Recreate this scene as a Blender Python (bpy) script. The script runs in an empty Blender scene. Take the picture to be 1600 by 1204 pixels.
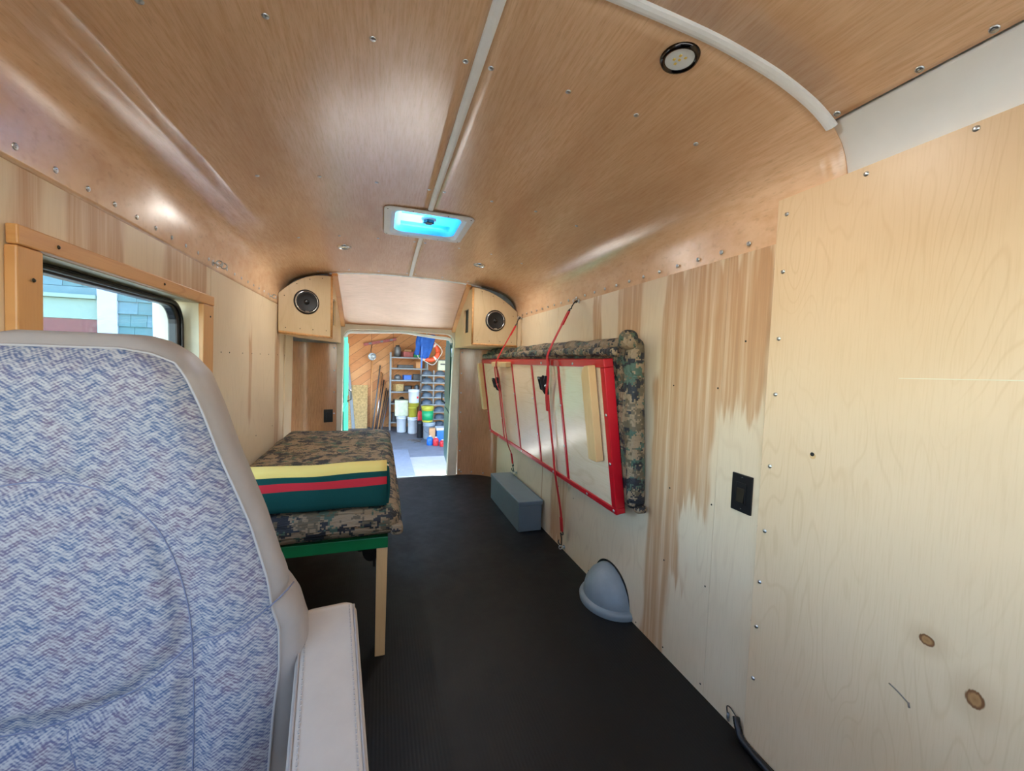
import bpy, math, random
from math import sin, cos, pi, sqrt, exp, floor
from mathutils import Vector, Matrix
random.seed(7)
sc = bpy.context.scene
COL = sc.collection

# ------------------------------------------------------------------ camera
CAMZ = 1.11
YAW, PITCH, ROLL, FPX = 0.320236, -0.0553765, 0.0311204, 618.8
F = Vector((sin(YAW)*cos(PITCH), cos(YAW)*cos(PITCH), sin(PITCH)))
r0 = Vector((cos(YAW), -sin(YAW), 0)); u0 = r0.cross(F)
r2 = r0*cos(ROLL)+u0*sin(ROLL); u2 = -r0*sin(ROLL)+u0*cos(ROLL)
cd = bpy.data.cameras.new('camera'); cam = bpy.data.objects.new('camera', cd); COL.objects.link(cam)
cd.sensor_width = 36; cd.lens = FPX/1600*36; cd.clip_start = .01; cd.clip_end = 200
m = Matrix.Identity(4)
for i in range(3):
    m[i][0], m[i][1], m[i][2] = r2[i], u2[i], -F[i]
m.translation = (0, 0, CAMZ); cam.matrix_world = m
sc.camera = cam

# ------------------------------------------------------------------ sky, sun, exposure
SUN = Vector((.66, .15, .74)).normalized()
w = bpy.data.worlds.new('sky'); sc.world = w; w.use_nodes = True
wn = w.node_tree; wn.nodes.clear()
sky = wn.nodes.new('ShaderNodeTexSky'); sky.sky_type = 'NISHITA'; sky.sun_disc = False
sky.sun_elevation = math.asin(SUN.z); sky.sun_rotation = math.atan2(SUN.x, SUN.y)
bg = wn.nodes.new('ShaderNodeBackground'); bg.inputs[1].default_value = .40
wo = wn.nodes.new('ShaderNodeOutputWorld')
wn.links.new(sky.outputs[0], bg.inputs[0]); wn.links.new(bg.outputs[0], wo.inputs[0])
sl = bpy.data.lights.new('sun', 'SUN'); sl.energy = 12; sl.angle = .009; sl.color = (1, .95, .87)
so = bpy.data.objects.new('sun', sl); COL.objects.link(so); so.location = (6, 2, 9)
so.rotation_euler = SUN.to_track_quat('Z', 'Y').to_euler()
sc.view_settings.view_transform = 'Standard'; sc.view_settings.look = 'None'
sc.view_settings.gamma = 1; sc.view_settings.use_curve_mapping = False
sc.view_settings.exposure = 2.52
try:
    cy = sc.cycles
    cy.max_bounces = 14; cy.diffuse_bounces = 8; cy.glossy_bounces = 4; cy.transparent_max_bounces = 12
    cy.caustics_reflective = False; cy.caustics_refractive = False; cy.sample_clamp_indirect = 8
except Exception:
    pass

# ------------------------------------------------------------------ materials
def S(r, g, b):
    f = lambda c: c/12.92 if c <= .04045 else ((c+.055)/1.055)**2.4
    return (f(r/255), f(g/255), f(b/255), 1)

class NT:
    def __init__(s, name):
        s.m = bpy.data.materials.new(name); s.m.use_nodes = True
        s.t = s.m.node_tree; s.p = s.t.nodes['Principled BSDF']; s.o = s.t.nodes['Material Output']
        s._tc = None
    def n(s, typ, **kw):
        nd = s.t.nodes.new('ShaderNode'+typ)
        for k, v in kw.items():
            setattr(nd, k, v)
        return nd
    def put(s, sock, v):
        if hasattr(v, 'is_linked') or isinstance(v, bpy.types.NodeSocket):
            s.t.links.new(v, sock)
        else:
            sock.default_value = v
    def obj(s):
        if not s._tc:
            s._tc = s.n('TexCoord')
        return s._tc.outputs['Object']
    def math(s, op, a, b=0.0, c=None, clamp=False):
        nd = s.n('Math', operation=op, use_clamp=clamp)
        s.put(nd.inputs[0], a); s.put(nd.inputs[1], b)
        if c is not None: s.put(nd.inputs[2], c)
        return nd.outputs[0]
    def sep(s, v=None):
        nd = s.n('SeparateXYZ'); s.put(nd.inputs[0], v or s.obj()); return nd.outputs
    def comb(s, x, y, z):
        nd = s.n('CombineXYZ'); s.put(nd.inputs[0], x); s.put(nd.inputs[1], y); s.put(nd.inputs[2], z); return nd.outputs[0]
    def scale(s, v, sx, sy, sz, off=(0, 0, 0)):
        nd = s.n('Mapping'); s.put(nd.inputs[0], v); nd.inputs[3].default_value = (sx, sy, sz); nd.inputs[1].default_value = off
        return nd.outputs[0]
    def noise(s, v, sc_=1., det=3, rough=.5, dist=0):
        nd = s.n('TexNoise'); s.put(nd.inputs['Vector'], v); nd.inputs['Scale'].default_value = sc_
        nd.inputs['Detail'].default_value = det; nd.inputs['Roughness'].default_value = rough; nd.inputs['Distortion'].default_value = dist
        return nd.outputs[0]
    def ramp(s, fac, stops, interp='LINEAR'):
        nd = s.n('ValToRGB'); s.put(nd.inputs[0], fac); cr = nd.color_ramp; cr.interpolation = interp
        while len(cr.elements) < len(stops): cr.elements.new(.5)
        for e, (p, c) in zip(cr.elements, stops):
            e.position = p; e.color = c if len(c) == 4 else (*c, 1)
        return nd.outputs[0]
    def mix(s, fac, a, b, mode='MIX'):
        nd = s.n('Mix', data_type='RGBA', blend_type=mode)
        s.put(nd.inputs[0], fac); s.put(nd.inputs[6], a); s.put(nd.inputs[7], b); return nd.outputs[2]
    def smooth(s, v, a, b):
        nd = s.n('MapRange', interpolation_type='SMOOTHSTEP'); s.put(nd.inputs[0], v)
        nd.inputs[1].default_value = a; nd.inputs[2].default_value = b; return nd.outputs[0]
    def bump(s, h, strength=.3, dist=.002):
        nd = s.n('Bump'); nd.inputs['Strength'].default_value = strength; nd.inputs['Distance'].default_value = dist
        s.put(nd.inputs['Height'], h); s.t.links.new(nd.outputs[0], s.p.inputs['Normal'])
    def done(s, col, rough=.5, metal=0., spec=.5):
        s.put(s.p.inputs['Base Color'], col); s.put(s.p.inputs['Roughness'], rough)
        s.p.inputs['Metallic'].default_value = metal; s.p.inputs['Specular IOR Level'].default_value = spec
        return s.m

def plain(name, c, rough=.5, metal=0., var=.12, scale=14, spec=.5, bump=0):
    """a colour with faint procedural mottling"""
    t = NT(name); n = t.noise(t.obj(), scale, 4, .6)
    a = tuple(x*(1-var) for x in c[:3])+(1,); b = tuple(min(1, x*(1+var)) for x in c[:3])+(1,)
    if bump: t.bump(n, bump, .002)
    return t.done(t.ramp(n, [(.3, a), (.7, b)]), rough, metal, spec)

def ply(name, grain, base, dark, heart, masks=(), streak=.0, rough=.42, rings=11., lineamt=.30, plane='YZ', knots=()):
    """plywood: contour grain, pores and heartwood streaks; masks are heartwood areas (u0,u1,v0,v1)"""
    t = NT(name); x, y, z = t.sep()
    u, v = {'YZ': (y, z), 'XZ': (x, z), 'XY': (x, y)}[plane]
    p = t.comb(u, v, 0.0)
    n1 = t.noise(t.scale(p, *( (4.2, .9, 1) if grain == 'v' else (.9, 4.2, 1))), 1.3, 2, .5, .25)
    ring = t.math('PINGPONG', t.math('MULTIPLY', n1, rings*2), 1.0)
    line = t.math('MULTIPLY', t.smooth(ring, .70, 1.0), t.smooth(t.noise(t.scale(p, 3, 3, 1, (9, 2, 0)), 1, 2), .30, .65))
    fine = t.noise(t.scale(p, *((260, 9, 1) if grain == 'v' else (9, 260, 1))), 1, 3, .6)
    blot = t.noise(t.scale(p, 2.2, 2.2, 1, (3, 7, 0)), 1, 3, .5)
    c = t.mix(t.math('MULTIPLY', line, lineamt), base, dark)
    c = t.mix(t.math('MULTIPLY', t.smooth(fine, .45, .7), .22), c, dark)
    c = t.mix(t.math('MULTIPLY', t.smooth(blot, .4, .7), .28), c, dark)
    # feathered heartwood edges
    nz = t.noise(t.scale(p, 46, 2.2, 1), 1, 2, .5); ny = t.noise(t.scale(p, 7, 2.0, 1, (5, 1, 0)), 1, 2, .5)
    uu = t.math('ADD', u, t.math('MULTIPLY', t.math('SUBTRACT', ny, .5), .16))
    vv = t.math('ADD', v, t.math('MULTIPLY', t.math('SUBTRACT', nz, .5), .34))
    tot = None
    for (a0, a1, b0, b1) in masks:
        k = t.math('MULTIPLY', t.math('MULTIPLY', t.smooth(uu, a0-.012, a0+.012), t.smooth(uu, a1+.012, a1-.012)),
                   t.math('MULTIPLY', t.smooth(vv, b0-.03, b0+.03), t.smooth(vv, b1+.03, b1-.03)))
        tot = k if tot is None else t.math('MAXIMUM', tot, k)
    if streak:
        sn = t.noise(t.scale(p, *((7.5, .7, 1) if grain == 'v' else (.7, 7.5, 1))), 1, 3, .5)
        k = t.smooth(sn, .66-streak, .70-streak)
        tot = k if tot is None else t.math('MAXIMUM', tot, k)
    if tot is not None:
        band = t.noise(t.scale(p, *((38, 1.1, 1) if grain == 'v' else (1.1, 38, 1))), 1, 4, .65)
        hc = t.ramp(band, [(.28, tuple(q*.80 for q in heart[:3])), (.46, heart), (.60, tuple(.55*q+.45*b for q, b in zip(heart[:3], base[:3]))), (.72, base)])
        c = t.mix(t.math('MULTIPLY', tot, .85), c, hc)
    for (a, b, ra, rb) in knots:
        du = t.math('DIVIDE', t.math('SUBTRACT', u, a), ra); dv = t.math('DIVIDE', t.math('SUBTRACT', v, b), rb)
        d = t.math('SQRT', t.math('ADD', t.math('MULTIPLY', du, du), t.math('MULTIPLY', dv, dv)))
        d = t.math('ADD', d, t.math('MULTIPLY', t.math('SUBTRACT', fine, .5), .5))
        kc = t.ramp(d, [(.0, S(150, 105, 62)), (.55, S(176, 130, 82)), (.8, S(105, 62, 34)), (1.0, S(110, 68, 40))])
        c = t.mix(t.smooth(d, 1.1, .9), c, kc)
        c = t.mix(t.math('MULTIPLY', t.smooth(d, 4.0, 1.0), .22), c, S(150, 110, 70))
    t.bump(fine, .12, .0006)
    return t.done(c, rough)

BIRCH = (S(224, 203, 170), S(200, 174, 138), S(188, 142, 98))
M = {}
M['birch_right'] = ply('birch_right_wall', 'v', *BIRCH, streak=-.02, masks=[(.86, 1.19, .98, 1.50), (1.02, 1.30, .62, 1.50), (1.45, 1.62, .9, 1.6), (1.16, 1.36, .30, 1.06), (1.22, 1.36, -.1, .5), (1.75, 1.86, 1.0, 1.5), (2.1, 2.3, .0, .5)])
M['birch_left'] = ply('birch_left_wall', 'v', *BIRCH, masks=[(1.0, 1.06, 1.2, 1.6), (1.14, 1.34, 1.28, 1.6), (1.56, 1.86, 1.2, 1.6), (2.40, 2.46, .78, 1.22), (2.95, 3.05, .5, 1.25), (3.18, 3.24, .2, 1.3)])
M['birch_panel'] = ply('birch_big_panel', 'v', S(224, 196, 158), S(202, 168, 124), S(196, 154, 108), rings=22, lineamt=.34, streak=-.05, knots=[(.459, .584, .012, .011), (.387, .521, .013, .017)])
M['birch_board'] = ply('birch_bunk_board', 'h', S(226, 202, 172), S(198, 164, 124), S(172, 128, 86), streak=.04, rough=.18, rings=7)
M['birch_box'] = ply('birch_speaker_box', 'v', S(200, 177, 140), S(174, 147, 108), S(166, 130, 88), plane='XZ', rings=6)
M['birch_side'] = ply('birch_speaker_side', 'v', S(226, 196, 148), S(200, 165, 115), S(180, 140, 90), rings=6)
M['ply_edge'] = plain('plywood_edge', S(196, 146, 92), .5, var=.2, scale=60)

def luan(name, base, dark, rough=.23, plane='XY', grain='h'):
    t = NT(name); x, y, z = t.sep(); u, v = {'XY': (x, y), 'XZ': (x, z), 'YZ': (y, z)}[plane]
    p = t.comb(u, v, 0.0)
    st = (150, 10, 1) if grain == 'h' else (10, 150, 1)
    f1 = t.noise(t.scale(p, *st), 1, 4, .65); f2 = t.noise(t.scale(p, *[q*3.2 for q in st]), 1, 2, .5)
    b1 = t.noise(t.scale(p, *((4, 1.1, 1) if grain == 'h' else (1.1, 4, 1))), 1, 3, .55, .6)
    c = t.mix(t.smooth(f1, .30, .85), base, dark)
    c = t.mix(t.math('MULTIPLY', t.smooth(f2, .55, .75), .30), c, tuple(q*.55 for q in dark[:3])+(1,))
    c = t.mix(t.math('MULTIPLY', t.smooth(b1, .35, .7), .5), c, tuple(q*.86 for q in dark[:3])+(1,))
    wob = t.noise(t.scale(p, 3.0, 3.0, 1), 1, 2, .5)
    t.bump(t.math('ADD', t.math('MULTIPLY', f1, .02), wob), .25, .010)
    return t.done(c, rough, spec=.9)
M['luan'] = luan('luan_ceiling', S(236, 198, 160), S(213, 167, 126))
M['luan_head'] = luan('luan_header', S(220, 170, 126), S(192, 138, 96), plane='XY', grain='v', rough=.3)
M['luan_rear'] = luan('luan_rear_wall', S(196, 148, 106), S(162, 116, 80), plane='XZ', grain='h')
M['galv_scuff'] = plain('grey_scuff', S(130, 118, 104), .8)
M['white_strip'] = plain('white_vinyl_strip', S(240, 244, 246), .35, var=.04)
M['white_metal'] = plain('white_painted_metal', S(246, 250, 250), .32, var=.05, scale=5)
M['zinc'] = plain('zinc_screw', S(196, 200, 202), .28, 1, var=.1, scale=200)
M['steel_dark'] = plain('dark_steel', S(70, 66, 60), .35, 1, var=.15)
M['pine'] = ply('pine_casing', 'h', S(214, 158, 98), S(190, 128, 70), S(180, 116, 60), rings=10, lineamt=.6)
M['pine_v'] = ply('pine_casing_upright', 'v', S(218, 162, 102), S(194, 132, 74), S(180, 116, 60), rings=10, lineamt=.6)
M['pine_pale'] = ply('pine_leg', 'v', S(222, 184, 130), S(196, 150, 96), S(180, 130, 80), rings=8, plane='XZ')
M['pine_leg'] = ply('pine_folded_leg', 'v', S(214, 176, 122), S(186, 142, 92), S(160, 112, 70), rings=8)
M['liner'] = plain('cream_liner', S(222, 214, 186), .45, var=.05)
M['rubber'] = plain('black_gasket_rubber', S(20, 20, 22), .35, var=.2)
M['black_plastic'] = plain('black_plastic', S(22, 22, 24), .3, var=.15)
M['cone'] = plain('speaker_cone', S(7, 7, 8), .55, var=.3, scale=60)
M['chrome'] = plain('chrome_ring', S(205, 208, 210), .18, 1, var=.05)
M['dark_chrome'] = plain('dark_chrome', S(66, 62, 60), .12, 1, var=.1)
M['red'] = plain('red_paint', S(186, 14, 30), .3, var=.08, scale=8)
M['green'] = plain('green_paint', S(8, 106, 56), .4, var=.08)
M['door_green'] = plain('door_green_paint', S(4, 84, 72), .28, var=.06, scale=4)
M['beige_trim'] = plain('beige_door_trim', S(208, 202, 184), .45, var=.06)
M['grey_box'] = plain('grey_enamel', S(104, 116, 122), .38, var=.06, scale=9)
M['grey_cover'] = plain('grey_cover_paint', S(122, 134, 140), .45, var=.1, scale=12)
M['webbing'] = plain('red_webbing', S(190, 20, 28), .75, var=.15, scale=260, bump=.3)
M['vinyl'] = plain('taupe_vinyl', S(144, 132, 122), .45, var=.05, scale=30, bump=.15)
M['vinyl_arm'] = plain('light_vinyl', S(168, 155, 140), .42, var=.04, scale=30, bump=.15)
M['thread'] = plain('stitch_thread', S(150, 140, 130), .7)
M['seam_dark'] = plain('seat_seam', S(96, 96, 112), .8)
M['white_lens'] = plain('led_lens', S(226, 234, 238), .2, var=.03)
M['vent_flange'] = plain('vent_flange', S(226, 232, 236), .4, var=.03)
M['vent_lip'] = plain('vent_lip', S(226, 238, 240), .4, var=.03)

def camo():
    t = NT('digital_camouflage'); x, y, z = t.sep(); s = .0062
    q = lambda a: t.math('MULTIPLY', t.math('FLOOR', t.math('DIVIDE', a, s)), s)
    nd = t.comb(q(x), q(y), q(z))
    n1 = t.noise(t.scale(nd, 11, 9, 15), 1, 4, .68); n2 = t.noise(t.scale(nd, 13, 10, 17, (4, 2, 9)), 1, 4, .7); n3 = t.noise(t.scale(nd, 15, 12, 19, (14, 7, 1)), 1, 4, .7)
    c = t.mix(t.math('GREATER_THAN', n2, .53), S(136, 115, 88), S(92, 80, 58))
    c = t.mix(t.math('GREATER_THAN', n1, .56), c, S(64, 84, 68))
    c = t.mix(t.math('GREATER_THAN', n3, .535), c, S(26, 28, 32))
    wr = t.noise(t.scale(t.obj(), 4, 30, 14), 1, 4, .6, .4)
    t.bump(wr, 1.0, .03)
    return t.done(c, .62)
M['camo'] = camo()

def wool(name, c):
    t = NT(name); n = t.noise(t.obj(), 320, 2, .6); b = t.noise(t.obj(), 7, 2)
    t.bump(n, .35, .001)
    return t.done(t.mix(t.math('MULTIPLY', b, .3), c, tuple(q*.7 for q in c[:3])+(1,)), .95, spec=.1)
M['wool_green'] = wool('wool_green', S(26, 74, 70)); M['wool_red'] = wool('wool_red', S(204, 52, 62)); M['wool_yellow'] = wool('wool_yellow', S(232, 204, 116))

def seat_fabric():
    t = NT('seat_fabric'); x, y, z = t.sep()
    tri = t.math('PINGPONG', t.math('DIVIDE', x, .0120), 1.0)
    v = t.math('ADD', t.math('DIVIDE', z, .0150), t.math('MULTIPLY', tri, .75))
    zig = t.math('SINE', t.math('MULTIPLY', v, 2*pi))
    d1 = t.math('SINE', t.math('MULTIPLY', t.math('ADD', t.math('DIVIDE', z, .0034), t.math('MULTIPLY', tri, 2.0)), 2*pi))
    row = t.math('MULTIPLY', t.math('FLOOR', t.math('DIVIDE', z, .0017)), .37)
    d2 = t.math('SINE', t.math('MULTIPLY', t.math('ADD', t.math('DIVIDE', x, .0042), row), 2*pi))
    n = t.noise(t.scale(t.obj(), 1, 1, 2.0), 150, 3, .65); hue = t.noise(t.obj(), 36, 2)
    f = t.math('ADD', t.math('ADD', t.math('MULTIPLY', zig, .10), t.math('MULTIPLY', d1, .13)), t.math('ADD', t.math('MULTIPLY', d2, .13), t.math('MULTIPLY', n, 1.35)))
    dk = t.ramp(hue, [(.36, S(72, 82, 102)), (.52, S(84, 82, 100)), (.64, S(94, 80, 92))])
    c = t.mix(t.smooth(f, .32, 1.02), dk, S(154, 145, 137))
    t.bump(f, .25, .0012)
    return t.done(c, .9, spec=.15)
M['fabric'] = seat_fabric()

def rubber_floor():
    t = NT('black_rubber_floor'); x, y, z = t.sep()
    rib = t.math('SINE', t.math('MULTIPLY', x, 2*pi/.011))
    n = t.noise(t.obj(), 9, 5, .65); sc2 = t.noise(t.scale(t.obj(), 60, 4, 1), 1, 3, .6)
    t.bump(t.math('ADD', rib, t.math('MULTIPLY', sc2, 2.5)), .08, .001)
    return t.done(t.ramp(n, [(.35, S(9, 9, 10)), (.62, S(15, 15, 16)), (.80, S(32, 30, 28))]), t.ramp(n, [(.3, (.42,)*3), (.7, (.58,)*3)]), spec=.3)
M['floor'] = rubber_floor()

def glass(name, tint=(.9, .95, .95, 1)):
    t = NT(name); lw = t.n('LayerWeight'); lw.inputs[0].default_value = .5
    fac = t.math('ADD', t.math('MULTIPLY', t.math('POWER', lw.outputs['Facing'], 5.0), .6), .03)
    tr = t.n('BsdfTransparent'); tr.inputs[0].default_value = tint
    gl = t.n('BsdfGlossy'); gl.inputs[1].default_value = .02
    nz = t.noise(t.obj(), 3, 2); t.t.nodes.active = None
    mx = t.n('MixShader'); t.t.links.new(fac, mx.inputs[0]); t.t.links.new(tr.outputs[0], mx.inputs[1]); t.t.links.new(gl.outputs[0], mx.inputs[2])
    t.t.links.new(mx.outputs[0], t.o.inputs[0]); return t.m
M['glass'] = glass('window_glass')

def lens(name, col):
    t = NT(name); n = t.noise(t.obj(), 5, 2)
    c = t.mix(n, col, tuple(q*.75 for q in col[:3])+(1,))
    tr = t.n('BsdfTranslucent'); t.put(tr.inputs[0], c)
    gl = t.n('BsdfGlossy'); gl.inputs[1].default_value = .15
    mx = t.n('MixShader'); mx.inputs[0].default_value = .08
    t.t.links.new(tr.outputs[0], mx.inputs[1]); t.t.links.new(gl.outputs[0], mx.inputs[2]); t.t.links.new(mx.outputs[0], t.o.inputs[0]); return t.m
M['dome'] = lens('vent_dome_blue', (.05, .38, .75, 1)); M['dome_clear'] = lens('vent_dome_pale', (.35, .75, .9, 1))

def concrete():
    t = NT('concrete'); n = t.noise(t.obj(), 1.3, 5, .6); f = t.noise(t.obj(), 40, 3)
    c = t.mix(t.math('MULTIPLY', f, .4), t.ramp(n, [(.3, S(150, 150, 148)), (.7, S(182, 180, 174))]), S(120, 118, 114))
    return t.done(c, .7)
M['concrete'] = concrete()

# ------------------------------------------------------------------ builders
ORG = {}
def tag(o, label=None, cat=None, group=None, kind=None):
    for k, v in (('label', label), ('category', cat), ('group', group), ('kind', kind)):
        if v: o[k] = v
    return o
def root(name, loc, label=None, cat=None, group=None, kind=None):
    o = bpy.data.objects.new(name, None); COL.objects.link(o); o.location = loc; o.empty_display_size = .05
    ORG[o.name] = Vector(loc); return tag(o, label, cat, group, kind)

class B:
    def __init__(s): s.v = []; s.f = []; s.mi = []
    def quad(s, *p, mi=0):
        b = len(s.v); s.v += [Vector(q) for q in p]; s.f.append(tuple(range(b, b+len(p)))); s.mi.append(mi); return s
    def box(s, x0, y0, z0, x1, y1, z1):
        return s.hexa([(x0, y0, z0), (x1, y0, z0), (x1, y1, z0), (x0, y1, z0), (x0, y0, z1), (x1, y0, z1), (x1, y1, z1), (x0, y1, z1)])
    def hexa(s, c):
        b = len(s.v); s.v += [Vector(q) for q in c]
        for f in ((0, 3, 2, 1), (4, 5, 6, 7), (0, 1, 5, 4), (1, 2, 6, 5), (2, 3, 7, 6), (3, 0, 4, 7)):
            s.f.append(tuple(b+i for i in f)); s.mi.append(0)
        return s
    def obox(s, c, ax, ay, az):
        c, ax, ay, az = map(Vector, (c, ax, ay, az))
        return s.hexa([c-ax-ay-az, c+ax-ay-az, c+ax+ay-az, c-ax+ay-az, c-ax-ay+az, c+ax-ay+az, c+ax+ay+az, c-ax+ay+az])
    def prism(s, poly, d):
        """closed polygon of 3-D points pushed along d"""
        b = len(s.v); n = len(poly); d = Vector(d)
        s.v += [Vector(p) for p in poly]+[Vector(p)+d for p in poly]
        s.f.append(tuple(range(b+n-1, b-1, -1))); s.f.append(tuple(range(b+n, b+2*n))); s.mi += [0, 0]
        for i in range(n):
            j = (i+1) % n; s.f.append((b+i, b+j, b+n+j, b+n+i)); s.mi.append(0)
        return s
    def ring(s, outer, inner, d):
        """closed ring between two polygons of equal length, pushed along d"""
        b = len(s.v); n = len(outer); d = Vector(d)
        s.v += [Vector(p) for p in outer]+[Vector(p) for p in inner]+[Vector(p)+d for p in outer]+[Vector(p)+d for p in inner]
        for i in range(n):
            j = (i+1) % n
            for q in ((i, j, n+j, n+i), (2*n+i, 3*n+i, 3*n+j, 2*n+j), (i, 2*n+i, 2*n+j, j), (n+i, n+j, 3*n+j, 3*n+i)):
                s.f.append(tuple(b+k for k in q)); s.mi.append(0)
        return s
    def tube(s, pts, r, n=8, cap=True):
        pts = [Vector(p) for p in pts]; b = len(s.v); k = len(pts); up = None
        for i, p in enumerate(pts):
            d = (pts[min(i+1, k-1)]-pts[max(i-1, 0)]).normalized()
            if up is None: up = d.orthogonal().normalized()
            a = (up-d*up.dot(d)).normalized(); up = a; c = d.cross(a); rr = r[i] if isinstance(r, (list, tuple)) else r
            s.v += [p+(a*cos(2*pi*j/n)+c*sin(2*pi*j/n))*rr for j in range(n)]
        for i in range(k-1):
            for j in range(n):
                j2 = (j+1) % n; s.f.append((b+i*n+j, b+i*n+j2, b+(i+1)*n+j2, b+(i+1)*n+j)); s.mi.append(0)
        if cap:
            s.f.append(tuple(b+j for j in range(n-1, -1, -1))); s.f.append(tuple(b+(k-1)*n+j for j in range(n))); s.mi += [0, 0]
        return s
    def lathe(s, prof, n=20, c=(0, 0, 0), ax=(0, 0, 1), a0=0., a1=2*pi, squash=(1, 1)):
        """profile of (radius, height) turned about ax"""
        ax = Vector(ax).normalized(); e = ax.orthogonal().normalized(); g = ax.cross(e); c = Vector(c); b = len(s.v); full = a1-a0 > 2*pi-.01
        m_ = n if full else n+1
        for (r, h) in prof:
            for j in range(m_):
                a = a0+(a1-a0)*j/n; s.v.append(c+ax*h+(e*cos(a)*squash[0]+g*sin(a)*squash[1])*max(r, 1e-5))
        for i in range(len(prof)-1):
            for j in range(n):
                j2 = (j+1) % m_; s.f.append((b+i*m_+j, b+i*m_+j2, b+(i+1)*m_+j2, b+(i+1)*m_+j)); s.mi.append(0)
        return s
    def grid(s, fn, nu, nv, skip=None, mi=None):
        b = len(s.v)
        for i in range(nu+1):
            for j in range(nv+1): s.v.append(Vector(fn(i, j)))
        for i in range(nu):
            for j in range(nv):
                if skip and skip(i, j): continue
                s.f.append((b+i*(nv+1)+j, b+(i+1)*(nv+1)+j, b+(i+1)*(nv+1)+j+1, b+i*(nv+1)+j+1)); s.mi.append(mi(i, j) if mi else 0)
        return s
    def ribbon(s, pts, wd, th=.002):
        """flat strap: points, width vector"""
        wd = Vector(wd)*.5; pts = [Vector(p) for p in pts]; b = len(s.v); k = len(pts)
        for i, p in enumerate(pts):
            d = (pts[min(i+1, k-1)]-pts[max(i-1, 0)]).normalized(); nn = d.cross(wd).normalized()*th*.5
            s.v += [p-wd-nn, p+wd-nn, p+wd+nn, p-wd+nn]
        for i in range(k-1):
            for j in range(4):
                j2 = (j+1) % 4; s.f.append((b+i*4+j, b+i*4+j2, b+i*4+4+j2, b+i*4+4+j)); s.mi.append(0)
        s.f += [(b+3, b+2, b+1, b), tuple(b+(k-1)*4+j for j in range(4))]; s.mi += [0, 0]
        return s
    def mesh(s, name, mats, org=Vector((0, 0, 0)), smooth=False):
        me = bpy.data.meshes.new(name); me.from_pydata([v-org for v in s.v], [], s.f)
        for q in (mats if isinstance(mats, (list, tuple)) else [mats]): me.materials.append(M[q] if isinstance(q, str) else q)
        if any(s.mi): me.polygons.foreach_set('material_index', s.mi)
        if smooth: me.polygons.foreach_set('use_smooth', [True]*len(s.f))
        me.update(); return me
    def build(s, name, mats, parent=None, bev=0., seg=2, smooth=False, sub=0, solid=0., base=None, fix=True, **tags):
        if parent is not None: org = ORG[parent.name]
        elif base is not None: org = Vector(base)
        else:
            xs = [v.x for v in s.v]; ys = [v.y for v in s.v]; org = Vector(((min(xs)+max(xs))/2, (min(ys)+max(ys))/2, min(v.z for v in s.v)))
        me = s.mesh(name, mats, org, smooth)
        if fix:
            import bmesh
            bm = bmesh.new(); bm.from_mesh(me); bmesh.ops.recalc_face_normals(bm, faces=bm.faces); bm.to_mesh(me); bm.free()
        o = bpy.data.objects.new(name, me); COL.objects.link(o)
        if parent is not None: o.parent = parent
        else: o.location = org
        ORG[o.name] = org
        if bev:
            md = o.modifiers.new('bevel', 'BEVEL'); md.width = bev; md.segments = seg; md.limit_method = 'ANGLE'; md.angle_limit = .6
        if solid:
            md = o.modifiers.new('solid', 'SOLIDIFY'); md.thickness = solid; md.offset = -1
        if sub:
            md = o.modifiers.new('subd', 'SUBSURF'); md.levels = sub; md.render_levels = sub
        return tag(o, **tags)

def inst(name, me, parent, loc, nrm=None, rot=None, scale=None):
    o = bpy.data.objects.new(name, me); COL.objects.link(o); o.parent = parent
    o.location = Vector(loc)-(ORG[parent.name] if parent is not None else Vector())
    if nrm is not None: o.rotation_euler = Vector(nrm).to_track_quat('Z', 'Y').to_euler()
    if rot is not None: o.rotation_euler = rot
    if scale is not None: o.scale = scale
    return o
def rrect(x0, x1, y0, y1, r, n=5):
    """rounded rectangle, 2-D, counter-clockwise"""
    out = []
    for cx, cy, a in ((x1-r, y1-r, 0), (x0+r, y1-r, pi/2), (x0+r, y0+r, pi), (x1-r, y0+r, 3*pi/2)):
        out += [(cx+r*cos(a+pi/2*i/n), cy+r*sin(a+pi/2*i/n)) for i in range(n+1)]
    return out
def spline(pts, n):
    """Catmull-Rom through points"""
    P = [Vector(p) for p in pts]; out = []
    for i in range(len(P)-1):
        a, b, c, d = P[max(i-1, 0)], P[i], P[i+1], P[min(i+2, len(P)-1)]
        for k in range(n):
            t = k/n; out.append(.5*((2*b)+(c-a)*t+(2*a-5*b+4*c-d)*t*t+(3*b-a-3*c+d)*t**3))
    return out+[P[-1]]
def lerp_tab(tab, x):
    if x <= tab[0][0]: return tab[0][1]
    for (a, b), (c, d) in zip(tab, tab[1:]):
        if x <= c: return b+(d-b)*(x-a)/(c-a)
    return tab[-1][1]

screw_me = B().lathe([(.0001, .0022), (.0026, .0024), (.0030, .0016), (.0046, .0024), (.0066, .0016), (.0072, 0)], 10).mesh('screw', 'zinc', smooth=True)
tiny_me = B().lathe([(.0001, .0018), (.0020, .0016), (.0034, 0)], 8).mesh('screw', 'steel_dark', smooth=True)
pan_me = B().lathe([(.0001, .0036), (.0022, .0036), (.0044, .0028), (.0056, 0)], 10).mesh('screw', 'zinc', smooth=True)

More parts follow.
